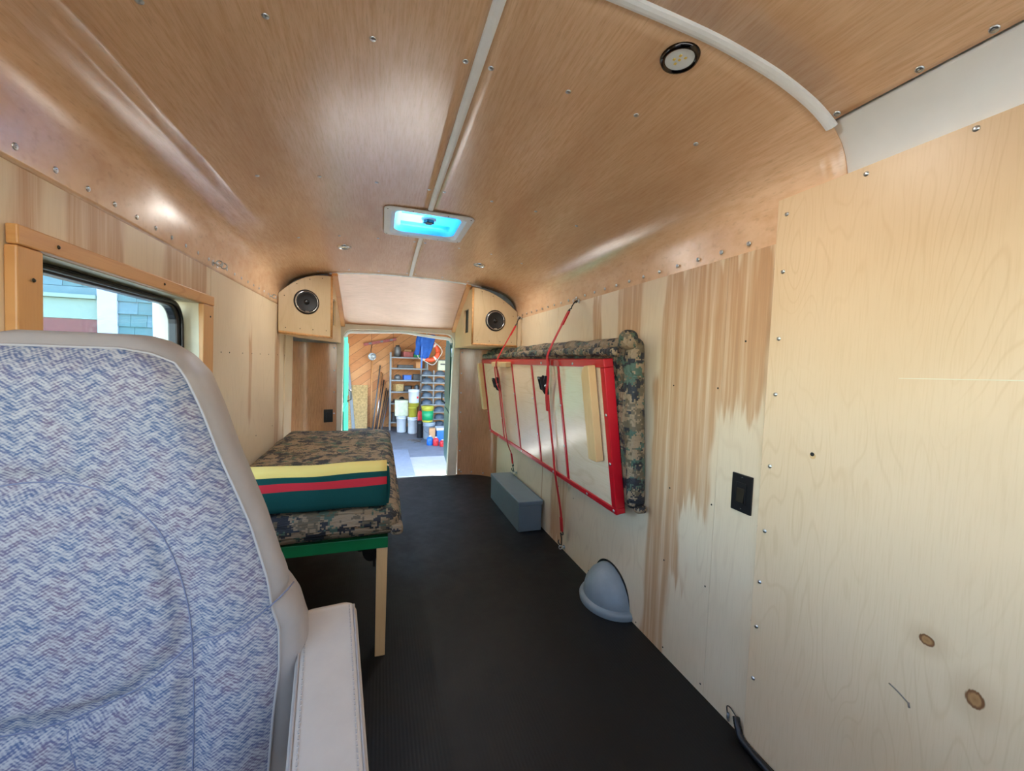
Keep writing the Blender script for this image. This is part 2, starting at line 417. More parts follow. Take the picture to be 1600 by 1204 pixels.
# ------------------------------------------------------------------ bus shell
XC = .205; XL = -.65; XR = 1.055; YB = 3.81; SEAM = 1.45
ARC = [(0, 1.797), (.22, 1.791), (.40, 1.781), (.50, 1.769), (.60, 1.751), (.69, 1.725), (.746, 1.701), (.79, 1.672), (.822, 1.635), (.840, 1.585), (.849, 1.52), (.855, SEAM)]
ARCS = [(p.x, p.y) for p in spline([(a, b, 0) for a, b in ARC], 4)]
def droop(Y, z): 
    d = max(0, min(1, (Y-2.3)/.85)); return -.05*d*d*(z-SEAM)/(1.797-SEAM)
def arcz(X): return lerp_tab(ARCS, abs(X-XC))
def ceil_p(X, Y):
    z = arcz(X); d = XC-X; c = 0.
    if .40 < d <= .7461 and .3 < Y < 2.15:      # buckle in the left-hand sheet
        c = .016*exp(-(.746-d)/.075)*max(0, sin(pi*(Y-.3)/1.85))**.8*(1+.25*sin(13*Y))
    return Vector((X, Y, z+droop(Y, z)+c))
def ceil_n(X, Y):
    e = .01; a = arcz(X+e); b = arcz(X-e); return Vector(((a-b)/(2*e), 0, -1)).normalized()

# floor
floor_o = B().box(-.74, -1.3, -.06, 1.11, YB+.02, 0).build('floor', 'floor', kind='structure', label='black ribbed rubber floor running to the rear door')

def lean(o_b):  # left wall leans in towards the top
    for v in o_b.v:
        v.x -= .02*(SEAM-v.z) if v.z < SEAM else 0
    return o_b
# left wall panels around the window
WY0, WY1, WZ0, WZ1 = 1.045, 1.79, .62, 1.30
wl = root('wall_left', (0, 0, 0), 'pale birch plywood side wall holding the window', kind='structure')
b = B(); YA, YE = .30, 1.905
for (y0, y1, z0, z1) in ((YA, WY0, 0, SEAM+.02), (WY1, YE, 0, SEAM+.02), (WY0, WY1, 0, WZ0), (WY0, WY1, WZ1, SEAM+.02)):
    b.box(XL-.012, y0, z0, XL, y1, z1)
lean(b).build('plywood_panel', 'birch_left', wl)
lean(B().box(XL-.012, YE+.003, 0, XL, 3.47, SEAM+.02)).build('plywood_panel', 'birch_left', wl, bev=.001)
b = B()
for (y0, y1, z0, z1) in ((.30, WY0-.02, -.1, 1.9), (WY1+.02, 3.9, -.1, 1.9), (WY0-.02, WY1+.02, -.1, WZ0-.02), (WY0-.02, WY1+.02, WZ1+.02, 1.9)):
    b.box(-.80, y0, z0, -.775, y1, z1)
b.build('outer_skin', 'white_metal', wl)
for yy in (1.93, 2.02, 2.12, 2.30, 2.45, 2.6, 2.78, 3.0, 3.2): inst('screw', tiny_me, wl, (XL-.02*(SEAM-1.12)+.0005, yy, 1.12), (1, 0, 0))
for yy in (2.2, 2.55, 2.9): inst('screw', tiny_me, wl, (XL-.02*(SEAM-.66)+.0005, yy, .66), (1, 0, 0))

# right wall panels
wr = root('wall_right', (0, 0, 0), 'pale birch plywood side wall with brown heartwood streaks', kind='structure')
B().box(XR, .30, 0, XR+.012, 1.0094, SEAM+.02).build('plywood_panel', 'birch_right', wr)
B().box(XR, 1.0104, 0, XR+.012, 2.30, SEAM+.02).build('plywood_panel', 'birch_right', wr)
B().box(XR, 2.303, 0, XR+.012, 3.60, SEAM+.02).build('plywood_panel', 'birch_right', wr)
B().box(1.17, .0, -.1, 1.195, 3.9, 1.9).build('outer_skin', 'white_metal', wr)
for yy, zz in [(1.432, 1.042), (1.232, 1.046), (1.024, 1.05), (1.223, .654), (1.022, .66), (1.234, .365), (1.028, .375), (1.386, .015), (1.215, .026), (1.024, .032), (1.63, .02), (1.8, .03), (2.0, .35), (2.2, .36), (.93, 1.2)]:
    inst('screw', tiny_me, wr, (XR-.0005, yy, zz), (-1, 0, 0))
# the big overlaid panel beside the camera
pn = root('wall_panel_front', (0, 0, 0), 'large smooth birch sheet screwed over the front of the side wall', kind='structure')
B().prism([(1.042, -.35, .012), (1.042, .842, .012), (1.042, .842, 1.583), (1.042, -.35, 1.583)], (.0125, 0, 0)).build('plywood_panel', 'birch_panel', pn, bev=.001)
for yy, zz in [(.631, 1.565), (.456, 1.571), (.28, 1.571), (.815, 1.538), (.815, 1.384), (.814, 1.201), (.813, 1.047), (.815, .844), (.817, .657), (.822, .505), (.823, .372), (.822, .216)]:
    inst('screw', pan_me, pn, (1.0418, yy, zz), (-1, 0, 0))
for yy, zz in [(.848, 1.046), (.849, .657), (.849, 1.40), (.849, .84), (.849, .37)]:
    inst('screw', tiny_me, wr, (XR-.0005, yy, zz), (-1, 0, 0))
B().prism([(1.0419, .54, 1.1035), (1.0419, .30, 1.1085), (1.0419, .30, 1.1105), (1.0419, .54, 1.1048)], (-.0004, 0, 0)).build('scratch', 'liner', pn)
B().tube(spline([(1.0419, .512, .452), (1.0417, .498, .447), (1.0417, .485, .440), (1.0419, .478, .436)], 4), .0016, 6).build('scuff', 'galv_scuff', pn, smooth=True)
B().tube([(1.0419, .478, .438), (1.0418, .476, .428)], .0022, 6).build('scuff', 'galv_scuff', pn, smooth=True)
# drilled hole with a bright rim in the big panel
b = B().lathe([(.0078, .0004), (.0066, .0009), (.0056, .0004), (.0001, .0003)], 14, (1.042, .702, .9), (-1, 0, 0)); b.build('drilled_hole', 'pine_leg', pn, smooth=True)
B().lathe([(.0052, .0012), (.0001, .0014)], 10, (1.042, .703, .904), (-1, 0, 0)).build('hole_shadow', 'cone', pn)


# cab in front of (behind) the camera: dashboard, pillars and window openings
wf = root('wall_front', (XC, -.9, 0), 'cab front with dashboard below the windscreen opening', kind='structure')
B().box(-.80, -1.0, -.1, 1.195, -.95, 1.10).build('cowl', 'white_metal', wf)
B().box(-.78, -.95, .62, 1.17, -.62, 1.08).build('dashboard', 'black_plastic', wf, bev=.03)
for x in (-.80, 1.12): B().hexa([(x, -1.0, .95), (x+.075, -1.0, .95), (x+.075, -.92, .95), (x, -.92, .95), (x, -.62, 2.0), (x+.075, -.62, 2.0), (x+.075, -.54, 2.0), (x, -.54, 2.0)]).build('pillar', 'white_metal', wf)
B().box(-.80, -.75, 1.56, 1.195, -.58, 2.0).build('windscreen_header', 'white_metal', wf)
b = B()
for (y0, y1, z0, z1) in ((-.95, .30, -.1, .85), (-.95, .30, 1.62, 1.9), (.22, .30, .85, 1.62)): b.box(-.80, y0, z0, -.775, y1, z1)
b.build('cab_side', 'white_metal', wf)
b = B()
for (y0, y1, z0, z1) in ((-.95, .0, -.1, .95), (-.95, .0, 1.52, 1.9), (-.36, .0, .95, 1.52)): b.box(1.17, y0, z0, 1.195, y1, z1)
b.build('cab_side', 'white_metal', wf)

# ceiling
YS = .675; YT = 3.15
ce = root('ceiling', (XC, 2, 1.45), 'reddish plywood ceiling curving down to both side walls', kind='structure')
VH = (.030, .390, 1.902, 2.258)   # roof vent hole
tl = []
for i, (a, z) in enumerate(ARCS): tl.append(a)
def ceil_sheet(xs, ys, name, lift=0., hole=None, mat='luan', solid=.006):
    b = B()
    def fn(i, j):
        p = ceil_p(xs[i], ys[j]); n = ceil_n(xs[i], ys[j]); return p-n*lift
    sk = (lambda i, j: hole[0]-1e-6 <= xs[i] and xs[i+1] <= hole[1]+1e-6 and hole[2]-1e-6 <= ys[j] and ys[j+1] <= hole[3]+1e-6) if hole else None
    b.grid(fn, len(xs)-1, len(ys)-1, sk)
    o = b.build(name, mat, ce, smooth=True, fix=False)
    # make the faces look down and give thickness upwards
    me = o.data
    if me.polygons[0].normal.z > 0: me.flip_normals()
    if solid:
        md = o.modifiers.new('solid', 'SOLIDIFY'); md.thickness = solid; md.offset = -1
    return o
xr = sorted(set([XC+a for a in tl]+[VH[1]])); xl = sorted(set([XC-a for a in tl]+[VH[0]]))
ysr = sorted(set([YS+(YT-YS)*i/44 for i in range(45)]+[VH[2], VH[3]]))
ysl = sorted(set([.30+(YT-.30)*i/50 for i in range(51)]+[VH[2], VH[3]]))
ceil_sheet(xr, ysr, 'plywood_sheet', hole=VH)
ceil_sheet(xl, ysl, 'plywood_sheet', hole=VH)
xf = [x for x in xr if x <= XC+.78]; ceil_sheet(xf, [-.6+(YS-.002+.6)*i/10 for i in range(11)], 'plywood_sheet')
xw = [XC+.775]+[x for x in xr if x > XC+.78]; ceil_sheet(xw, [-.6, -.2, .2, YS+.0], 'white_cove', mat='white_metal', lift=.004)
xlf = [x for x in xl]; ceil_sheet(xlf, [-.6, -.2, .296], 'plywood_sheet')
# screws of the ceiling
for yy in (.938, 1.66, 2.40, 3.08):
    for k in range(-5, 6):
        X = XC+.03*(1 if k > 0 else -1)*(1 if k else 0)+.2*(k-(1 if k > 0 else -1 if k < 0 else 0))
        if k == 0 or abs(X-XC) > .66: continue
        inst('screw', screw_me, ce, ceil_p(X, yy), ceil_n(X, yy))
for i in range(21):
    yy = 1.009+.0965*i
    if yy < 3.0: inst('screw', screw_me, ce, (XL+.002, yy, 1.482), (1, 0, -.12))
    yy = .938+.1015*i
    if yy < 3.05: inst('screw', screw_me, ce, (XR-.004, yy, 1.494), (-1, 0, -.12))
for yy in (.26, .34, .412, .509, .653): inst('screw', screw_me, ce, ceil_p(.966, yy), ceil_n(.966, yy))
# outer roof shell keeps the daylight out
b = B(); OX = [-.80, -.72, -.55, -.3, VH[0], VH[1], .75, .95, 1.11, 1.195]; OY = [-.6, .3, VH[2], VH[3], 3.2, 3.9]
def oz(X): t = abs(X-XC)/1.0; return 2.0-.10*t**4-(.04 if t > .97 else 0)
b.grid(lambda i, j: (OX[i], OY[j], oz(OX[i])), len(OX)-1, len(OY)-1, lambda i, j: OX[i] == VH[0] and OY[j] == VH[2])
rf = b.build('roof', 'white_metal', fix=False, kind='structure', label='white painted outer roof skin of the bus'); md = rf.modifiers.new('solid', 'SOLIDIFY'); md.thickness = .01

# white strips
def strip_path(pts, wdirs, half, th, name, label):
    b = B(); secs = [(-1, 0), (-.85, .7), (-.3, 1), (.3, 1), (.85, .7), (1, 0)]
    n = len(secs)
    for (p, nn), wd in zip(pts, wdirs):
        for (a, h) in secs: b.v.append(p+wd*half*a+nn*th*h)
    for i in range(len(pts)-1):
        for j in range(n-1): b.f.append((i*n+j, i*n+j+1, (i+1)*n+j+1, (i+1)*n+j)); b.mi.append(0)
        b.f.append((i*n+n-1, i*n, (i+1)*n, (i+1)*n+n-1)); b.mi.append(0)
    b.f += [tuple(range(n)), tuple((len(pts)-1)*n+j for j in range(n-1, -1, -1))]; b.mi += [0, 0]
    return b.build(name, 'white_strip', kind='structure', label=label)
pts = [(ceil_p(XC, y), Vector((0, 0, -1))) for y in [-.6, .3, 1.0, 1.87]]
strip_path(pts, [Vector((1, 0, 0))]*len(pts), .0125, .007, 'trim_1', 'white strip along the ceiling centre in front of the roof vent')
pts = [(ceil_p(XC, y), Vector((0, 0, -1))) for y in [2.29, 2.5, 2.7, 2.9, YT]]
strip_path(pts, [Vector((1, 0, 0))]*len(pts), .0125, .007, 'trim_2', 'short white strip along the ceiling centre behind the roof vent')
xs = [x for x in xr if x <= XC+.781]
pts = [(ceil_p(x, YS), ceil_n(x, YS)) for x in xs]
strip_path(pts, [Vector((0, 1, 0))]*len(pts), .0125, .008, 'trim_3', 'white strip arching across the ceiling near the camera')
pts = [(ceil_p(x, YT)+Vector((0, -.001, 0)), Vector((0, -.5, -.86))) for x in [-.36, -.2, 0, .2, .4, .6, .76]]
strip_path(pts, [Vector((0, .86, -.5))]*len(pts), .010, .004, 'trim_4', 'thin white edge strip above the rear header panel')

# ------------------------------------------------------------------ rear wall
re_ = root('wall_rear', (XC, YB, 0), 'rear end with curved reddish plywood and the beige doorway', kind='structure')
HT = 1.41
def header_pt(X, q):
    zt = max(ceil_p(X, YT).z, HT+.01); ph = q*pi/2
    return Vector((X, YT+(YB-YT)*(1-cos(ph))*.35+(YB-YT)*.65*sin(ph), HT+(zt-HT)*(.45*cos(ph)+.55*(1-sin(ph)))))
def header(i, j): return header_pt(-.37+1.12*i/24, j/14)
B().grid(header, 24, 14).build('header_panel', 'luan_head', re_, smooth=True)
def corner(x0, x1, y1, n=14):
    return [(x0+(x1-x0)*sin(a), y1+(YB-y1)*cos(a)) for a in [pi/2*k/n for k in range(n+1)]]
for (x0, x1, y1) in ((-.372, XL-.02, 3.46), (.722, XR, 3.58)):
    pc = corner(x0, x1, y1)
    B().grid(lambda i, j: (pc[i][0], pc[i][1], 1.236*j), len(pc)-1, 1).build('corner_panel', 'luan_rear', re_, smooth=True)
    for zz in (.05, .24, .43, .62, .81, 1.0, 1.2):
        inst('screw', screw_me, re_, (x0+(.02 if x0 > 0 else -.02), YB-.002, zz), (0, -1, 0))
for k in range(3): inst('screw', screw_me, re_, (.76+.1*k, YB-.006-.022*k*k, .03), (-.1*k, -1, 0))
for k in range(7): inst('screw', screw_me, re_, (-.27+.155*k, YB-.012, HT+.02), (0, -1, -.2))
# light birch strip in the left corner
lean(B().prism([(XL, 3.20, .0), (XL+.006, 3.20, .0), (XL+.006, 3.45, 0), (XL, 3.45, 0)], (0, 0, 1.28))).build('corner_strip', 'birch_left', re_)
# doorway trim (rounded opening)
def opening(g=0., n=6):
    xl0, xl1, xr1, xr0, top, r = -.335-g, -.318-g, .662+g, .622+g, 1.368+g, .07
    pts = [(xl0, 0), (xl1, top-r)]
    for i in range(1, n+1):
        a = pi-pi/2*i/n; pts.append((xl1+r+r*cos(a), top-r+r*sin(a)))
    pts.append(((xl1+xr1)/2, top+.012))
    for i in range(0, n+1):
        a = pi/2-pi/2*i/n; pts.append((xr1-r+r*cos(a), top-r+r*sin(a)))
    pts.append((xr0, 0)); return pts
inn = opening(); out = []
cx = .165
for (x, z) in inn:
    if z <= 0: out.append((-.372 if x < cx else .722-.012, 0)); continue
    ox = -.372 if x < cx else .722; 
    if x < -.30 or x > .645: out.append((ox, z if z < 1.30 else HT+.005))
    elif x < -.24: out.append((-.372, HT+.005)) if x < -.28 else out.append((x, HT+.005))
    elif x > .6: out.append((.722, HT+.005)) if x > .63 else out.append((x, HT+.005))
    else: out.append((x, HT+.005))
b = B(); n = len(inn)
for yy in (YB-.006, YB+.07):
    b.v += [Vector((x, yy if k else yy, z)) for k, (x, z) in enumerate(out)]+[Vector((x, yy, z)) for x, z in inn]
for i in range(n-1):
    for q in ((i, i+1, n+i+1, n+i), (2*n+i, 3*n+i, 3*n+i+1, 2*n+i+1), (n+i, n+i+1, 3*n+i+1, 3*n+i), (i, 2*n+i, 2*n+i+1, i+1)): b.f.append(q); b.mi.append(0)
b.build('door_trim', 'beige_trim', re_, bev=.004)
# sagging white weather seal along the top of the doorway
pts = spline([(-.31, YB+.05, 1.30), (-.28, YB+.05, 1.345), (-.18, YB+.055, 1.352), (.05, YB+.06, 1.366), (.2, YB+.06, 1.372), (.36, YB+.06, 1.352), (.5, YB+.06, 1.338), (.62, YB+.055, 1.326), (.645, YB+.05, 1.29)], 4)
B().tube(pts, .014, 8).build('weather_seal', 'white_strip', re_, smooth=True)
b = B()
b.box(-.80, 3.90, -.35, -.36, 3.92, 2.0).box(.71, 3.90, -.35, 1.195, 3.92, 2.0).box(-.37, 3.90, 1.40, .72, 3.92, 2.0).box(-.45, 3.92, 1.415, .80, 4.06, 1.43).box(-.37, 3.90, -.35, .72, 3.92, -.02)  # includes a thin visor over the doorway, added to block stray sun
b.build('outer_skin', 'white_metal', re_)
# door leaves
def leaf(name, hx, hy, ex, ey, z0, z1, lab, sgn):
    d = Vector((ex-hx, ey-hy, 0)); L = d.length; d /= L; nn = Vector((-d.y, d.x, 0))*sgn   # nn: towards the aisle
    rt = root(name, (hx, hy, 0), lab, kind='structure')
    P = lambda s, o, z: Vector((hx, hy, 0))+d*s+nn*o+Vector((0, 0, z))
    b = B().hexa([P(0, -.03, z0), P(L, -.03, z0), P(L, 0, z0), P(0, 0, z0), P(0, -.03, z1), P(L, -.03, z1), P(L, 0, z1), P(0, 0, z1)]); b.build('leaf_panel', 'door_green', rt, bev=.008)
    for za, zb in ((z0+.08, z0+.6), (z0+.68, z1-.08)):
        b = B().hexa([P(.08, 0, za), P(L-.08, 0, za), P(L-.08, .012, za), P(.08, .012, za), P(.08, 0, zb), P(L-.08, 0, zb), P(L-.08, .012, zb), P(.08, .012, zb)]); b.build('raised_panel', 'door_green', rt, bev=.006)
    b = B()
    for zz in (.2, .7, 1.2): b.tube([P(.0, .0, zz-.04), P(.0, .0, zz+.04)], .009, 8)
    b.build('hinge', 'zinc', rt, smooth=True)
    b = B().tube([P(L-.06, .0, .62), P(L-.06, .04, .64), P(L-.06, .04, .74), P(L-.06, .0, .76)], .008, 8); b.build('handle', 'steel_dark', rt, smooth=True)
    B().tube([P(L+.004, -.015, z0), P(L+.004, -.015, z1)], .010, 8).build('edge_seal', 'white_strip', rt, smooth=True)
leaf('door_1', -.338, 3.94, -.365, 4.95, .01, 1.36, 'sunlit turquoise green door leaf folded open beside the doorway', -1)
leaf('door_2', .668, 3.94, .730, 4.74, -.02, 1.36, 'dark green shaded door leaf standing open at the doorway', 1)

# ------------------------------------------------------------------ window
wd = root('window_1', (XL, 1.4, WZ0), 'pine framed side window with black gasket, behind the seat', kind='structure')
cw = .088
B().prism([(XL, .984, 1.337), (XL, 1.884, 1.337), (XL, 1.884, WZ1), (XL, .984, WZ1)], (.018, 0, 0)).build('casing', 'pine', wd, bev=.003)
lean(B().prism([(XL, .984, WZ0-.05), (XL, WY0, WZ0-.05), (XL, WY0, WZ1-.001), (XL, .984, WZ1-.001)], (.019, 0, 0))).build('casing', 'pine_v', wd, bev=.003)
lean(B().prism([(XL, WY1, WZ0-.05), (XL, 1.884, WZ0-.05), (XL, 1.884, WZ1-.001), (XL, WY1, WZ1-.001)], (.019, 0, 0))).build('casing', 'pine_v', wd, bev=.003)
lean(B().prism([(XL, WY0, WZ0-.05), (XL, WY1, WZ0-.05), (XL, WY1, WZ0), (XL, WY0, WZ0)], (.019, 0, 0))).build('casing', 'pine', wd, bev=.003)
b = B(); x0, x1 = -.772, XL-.001
b.box(x0, WY0-.006, WZ0, x1, WY0+.001, WZ1).box(x0, WY1-.001, WZ0, x1, WY1+.006, WZ1).box(x0, WY0, WZ1-.001, x1, WY1, WZ1+.006).box(x0-.0, WY0, WZ0-.006, x1-.02, WY1, WZ0+.001)
b.build('jamb_liner', 'liner', wd)
ro = [(-.695, y, z) for y, z in rrect(WY0+.002, WY1-.002, WZ0+.002, WZ1-.002, .075, 6)]; ri = [(-.695, y, z) for y, z in rrect(WY0+.04, WY1-.056, WZ0+.04, WZ1-.026, .06, 6)]
B().ring(ro, ri, (-.03, 0, 0)).build('gasket', 'rubber', wd, bev=.006)
ri2 = [(-.692, y, z) for y, z in rrect(WY0+.022, WY1-.03, WZ0+.022, WZ1-.014, .068, 6)]; 
b = B(); b.tube(ri2+[ri2[0]], .006, 6, False); b.build('gasket_lip', 'rubber', wd, smooth=True)
B().prism([(-.710, y, z) for y, z in rrect(WY0+.035, WY1-.050, WZ0+.035, WZ1-.021, .06, 6)], (-.004, 0, 0)).build('pane', 'glass', wd)
for yy, zz in [(1.015, 1.24), (1.08, 1.319), (1.5, 1.319), (1.84, 1.255), (1.84, 1.0), (1.015, .95)]: inst('screw', tiny_me, wd, (XL+.0185, yy, zz), (1, 0, 0), scale=(1.3, 1.3, 1.3))

# ------------------------------------------------------------------ speaker boxes
def speaker_box(A, Bp, topfn, yback, label):
    """A, Bp: front-bottom corners at the wall and at the aisle (x, y, z); topfn gives the ceiling-following top"""
    A, Bp = Vector(A), Vector(Bp); s = 1 if Bp.x > A.x else -1
    rt = root('speaker_box', (A+Bp)/2, label, 'speaker box', 'corner speaker boxes')
    d = (Bp-A); L = Vector((d.x, d.y, 0)).length; dh = Vector((d.x, d.y, 0))/L; nrm = Vector((dh.y, -dh.x, 0))
    if nrm.y > 0: nrm = -nrm
    n = 14; top = []
    for k in range(n+1):
        q = k/n; p = A+d*q; top.append(Vector((p.x, p.y, topfn(q))))
    poly = [A, Bp]+top[::-1]
    B().prism(poly, -nrm*.015).build('front_panel', 'birch_box', rt, bev=.0015)
    # side panel towards the aisle, with the slot
    ie = s*.015; T = top[-1]; back_top = Vector((Bp.x+s*.0, yback, T.z-.24))
    x0, x1 = sorted((Bp.x-ie, Bp.x)); 
    ys0, ys1 = 3.19, 3.37; zs0, zs1 = 1.352, 1.545; zb = Bp.z
    def zt(y): 
        q = max(0, min(1, (y-YT)/(yback-YT))); return T.z-.004-(T.z-1.43)*(1-sqrt(max(0, 1-q**1.8)))
    b = B()
    def col(y0, y1, za0, za1):
        b.hexa([(x0, y0, za0(y0)), (x1, y0, za0(y0)), (x1, y1, za0(y1)), (x0, y1, za0(y1)), (x0, y0, za1(y0)), (x1, y0, za1(y0)), (x1, y1, za1(y1)), (x0, y1, za1(y1))])
    Zb = lambda y: zb
    col(Bp.y+.016, ys0, Zb, zt); col(ys0, ys1, Zb, lambda y: zs0); col(ys0, ys1, lambda y: zs1, zt)
    yy = [ys1+(yback-.03-ys1)*k/6 for k in range(7)]
    for a_, b_ in zip(yy, yy[1:]): col(a_, b_, Zb, zt)
    b.build('side_panel', 'birch_side', rt)
    # edge moulding of the front
    B().tube([Bp+nrm*.001+Vector((ie*-.3, 0, 0)), T+nrm*.001+Vector((ie*-.3, 0, -.002))], .0085, 8).build('edge_moulding', 'ply_edge', rt, smooth=True)
    B().tube([A+nrm*.001, Bp+nrm*.001], .0085, 8).build('edge_moulding', 'ply_edge', rt, smooth=True)
    # curved back moulding against the header panel
    mp = [header_pt(Bp.x+s*.014, k/14)+Vector((0, -.010, -.012)) for k in range(15)]
    B().ribbon(mp, (.036, 0, 0), .022).build('back_moulding', 'pine', rt)
    B().box(x0-.0+(s*-.03 if s > 0 else .002), ys0-.01, zs0-.01, x1-(.002 if s > 0 else -.03), ys1+.01, zs1+.01).build('slot_shade', 'cone', rt) if False else B().box(min(Bp.x-s*.017, Bp.x-s*.04), ys0-.005, zs0-.005, max(Bp.x-s*.017, Bp.x-s*.04), ys1+.005, zs1+.005).build('slot_shade', 'cone', rt)  # black block behind the slot stands in for its unlit inside
    # bottom board
    bx = [A+nrm*-.004, Bp+nrm*-.004, Vector((Bp.x, yback-.02, Bp.z)), Vector((A.x+s*.2, yback-.03, A.z)), Vector((A.x+s*.02, yback-.30, A.z))]
    B().prism(bx, (0, 0, -.012)).build('bottom_board', 'birch_side', rt, bev=.001)
    # speaker
    c = A+d*(.50 if s > 0 else .495); c = Vector((c.x, c.y, A.z+(.215 if s > 0 else .195)))+nrm*.0
    R_ = .070
    sp = B().lathe([(R_*.98, .007), (R_*1.0, .010), (R_*1.05, .009), (R_*1.09, .0)], 32, c, nrm).build('speaker', 'chrome', rt, smooth=True)
    B().lathe([(R_*1.0, .006), (R_*.92, .0105), (R_*.85, .008), (R_*.55, .004), (R_*.32, .0015), (.0001, .0015)], 32, c, nrm).build('cone', 'cone', sp, smooth=True)
    B().lathe([(R_*1.20, .0), (R_*1.18, .005), (R_*1.07, .006)], 32, c, nrm).build('gasket', 'black_plastic', sp, smooth=True)
    B().lathe([(R_*.27, .001), (R_*.23, .006), (R_*.10, .009), (.0001, .0095)], 20, c, nrm).build('dust_cap', 'black_plastic', sp, smooth=True)
    for k in range(3):
        a = 2*pi*k/3+pi/2; e = dh*cos(a)+Vector((0, 0, 1))*sin(a)
        B().tube([c+nrm*.0095+e*R_*.05, c+nrm*.007+e*R_*.22], .0016, 6).build('cap_rib', 'dark_chrome', sp, smooth=True)
    B().obox(c+nrm*.009-Vector((0, 0, R_*.93)), dh*.012, nrm*.002, (0, 0, .003)).build('badge', 'chrome', sp)
    for q, zz in [(.12, .03), (.38, .03), (.62, .03), (.88, .03), (.1, .24), (.32, .36), (.56, .41), (.8, .43)]:
        p = A+d*q; zmax = topfn(q)-.02
        inst('screw', tiny_me, rt, Vector((p.x, p.y, min(A.z+zz, zmax)))+nrm*.0003, nrm)
    return rt
speaker_box((-.642, 2.965, 1.272), (-.338, 3.135, 1.2535), lambda q: 1.522+.168*(1-(1-q)**2.3), YB, 'birch speaker box in the ceiling corner nearest the window')
speaker_box((1.050, 3.08, 1.2515), (.668, 3.055, 1.2535), lambda q: 1.525+.165*(1-(1-q)**2.0), YB, 'birch speaker box in the ceiling corner above the stowed bunk')

# ------------------------------------------------------------------ ceiling lights
def puck(X, Y, label, lit=False, PW=.6):
    p = ceil_p(X, Y); n = ceil_n(X, Y); rt = root('ceiling_light', p, label, 'light', 'round ceiling lights')
    B().lathe([(.030, .004), (.033, .008), (.038, .007), (.0415, .0), (.0415, -.004)], 32, p, n).build('bezel', 'dark_chrome' if lit else 'chrome', rt, smooth=True)
    B().lathe([(.031, .004), (.0001, .0045)], 28, p, n).build('lens', 'white_lens', rt, smooth=True)
    for k in range(5):
        a = 2*pi*k/5+.4; q = p+n*.0052+Vector((cos(a), sin(a), 0))*(.012 if k else .0)
        B().obox(q, (.0025, 0, 0), (0, .0025, 0), n*.0008).build('led', 'wool_yellow', rt)
    ld = bpy.data.lights.new('lamp_light', 'AREA'); ld.shape = 'DISK'; ld.size = .056; ld.energy = PW; ld.color = (1, .95, .88); ld.spread = pi
    lo = bpy.data.objects.new('lamp_light', ld); COL.objects.link(lo); lo.parent = rt; lo.location = n*.012; lo.rotation_euler = (-n).to_track_quat('Z', 'Y').to_euler()
puck(.605, .742, 'dark rimmed round ceiling light beside the arched white strip', True)
puck(-.217, 2.60, 'small round ceiling light above the speaker box nearest the window', PW=.8)
puck(.625, 2.67, 'small round ceiling light above the speaker box over the bunk', PW=.8)

# ------------------------------------------------------------------ roof vent
zt = ceil_p(XC, 2.08).z
vt = root('roof_vent', (.21, 2.08, zt), 'square roof vent with blue dome and black crank knob', 'roof vent')
o_ = rrect(.004, .416, 1.876, 2.286, .03); i_ = rrect(.038, .382, 1.910, 2.250, .03)
B().ring([(x, y, zt-.006) for x, y in o_], [(x, y, zt-.006) for x, y in i_], (0, 0, -.007)).build('flange', 'vent_flange', vt, bev=.003)
i2 = rrect(.055, .365, 1.927, 2.233, .05)
def tri_ring(a, za, bb, zb):
    b = B(); n = len(a); b.v += [Vector((x, y, za)) for x, y in a]+[Vector((x, y, zb)) for x, y in bb]
    for i in range(n): j = (i+1) % n; b.f.append((i, j, n+j, n+i)); b.mi.append(0)
    return b
tri_ring(i_, zt-.012, i_, zt+.20).build('throat', 'vent_lip', vt, smooth=True)
tri_ring(i_, zt-.012, i2, zt-.003).build('inner_lip', 'vent_lip', vt, smooth=True)
dm = rrect(.053, .367, 1.925, 2.235, .05)
b = B(); n = len(dm); lev = [(1, .0), (.97, .02), (.86, .034), (.6, .042), (.3, .045)]
for f_, h in lev: b.v += [Vector((.21+(x-.21)*f_, 2.08+(y-2.08)*f_, zt-.003+h)) for x, y in dm]
for k in range(len(lev)-1):
    for i in range(n): j = (i+1) % n; b.f.append((k*n+i, k*n+j, (k+1)*n+j, (k+1)*n+i)); b.mi.append(0)
b.f.append(tuple((len(lev)-1)*n+i for i in range(n))); b.mi.append(0)
dome = b.build('dome', 'dome', vt, smooth=True)
for yy, hh in ((1.99, .014), (2.17, .014)):
    B().grid(lambda i, j: (.085+.25*i/10, yy-.03+.06*j/4, zt-.003+.026-.012*sin(pi*j/4)), 10, 4).build('dome_ridge', 'dome_clear', dome, smooth=True)
B().lathe([(.036, .0), (.036, -.006), (.026, -.010)], 24, (.215, 2.03, zt+.012)).build('knob_collar', 'vent_lip', vt, smooth=True)
b = B(); pr = []
for k in range(24):
    a = 2*pi*k/24; r = .022+.004*cos(6*a); pr.append((.215+r*cos(a), 2.03+r*sin(a), zt-.012))
b.prism(pr, (0, 0, .024)); b.build('knob', 'black_plastic', vt, bev=.002)
B().tube([(.215, 2.03, zt+.0), (.215, 2.03, zt+.05)], .008, 8).build('crank_shaft', 'chrome', vt, smooth=True)
B().obox((.20, 2.12, zt+.03), (.004, 0, 0), (0, .07, 0), (0, 0, .004)).build('crank_arm', 'vent_lip', vt)
for X, Y in [(.02, 1.90), (.13, 1.892), (.29, 1.892), (.40, 1.90), (.40, 2.265), (.29, 2.27), (.13, 2.27), (.02, 2.265)]: inst('screw', tiny_me, vt, (X, Y, zt-.013), (0, 0, -1))

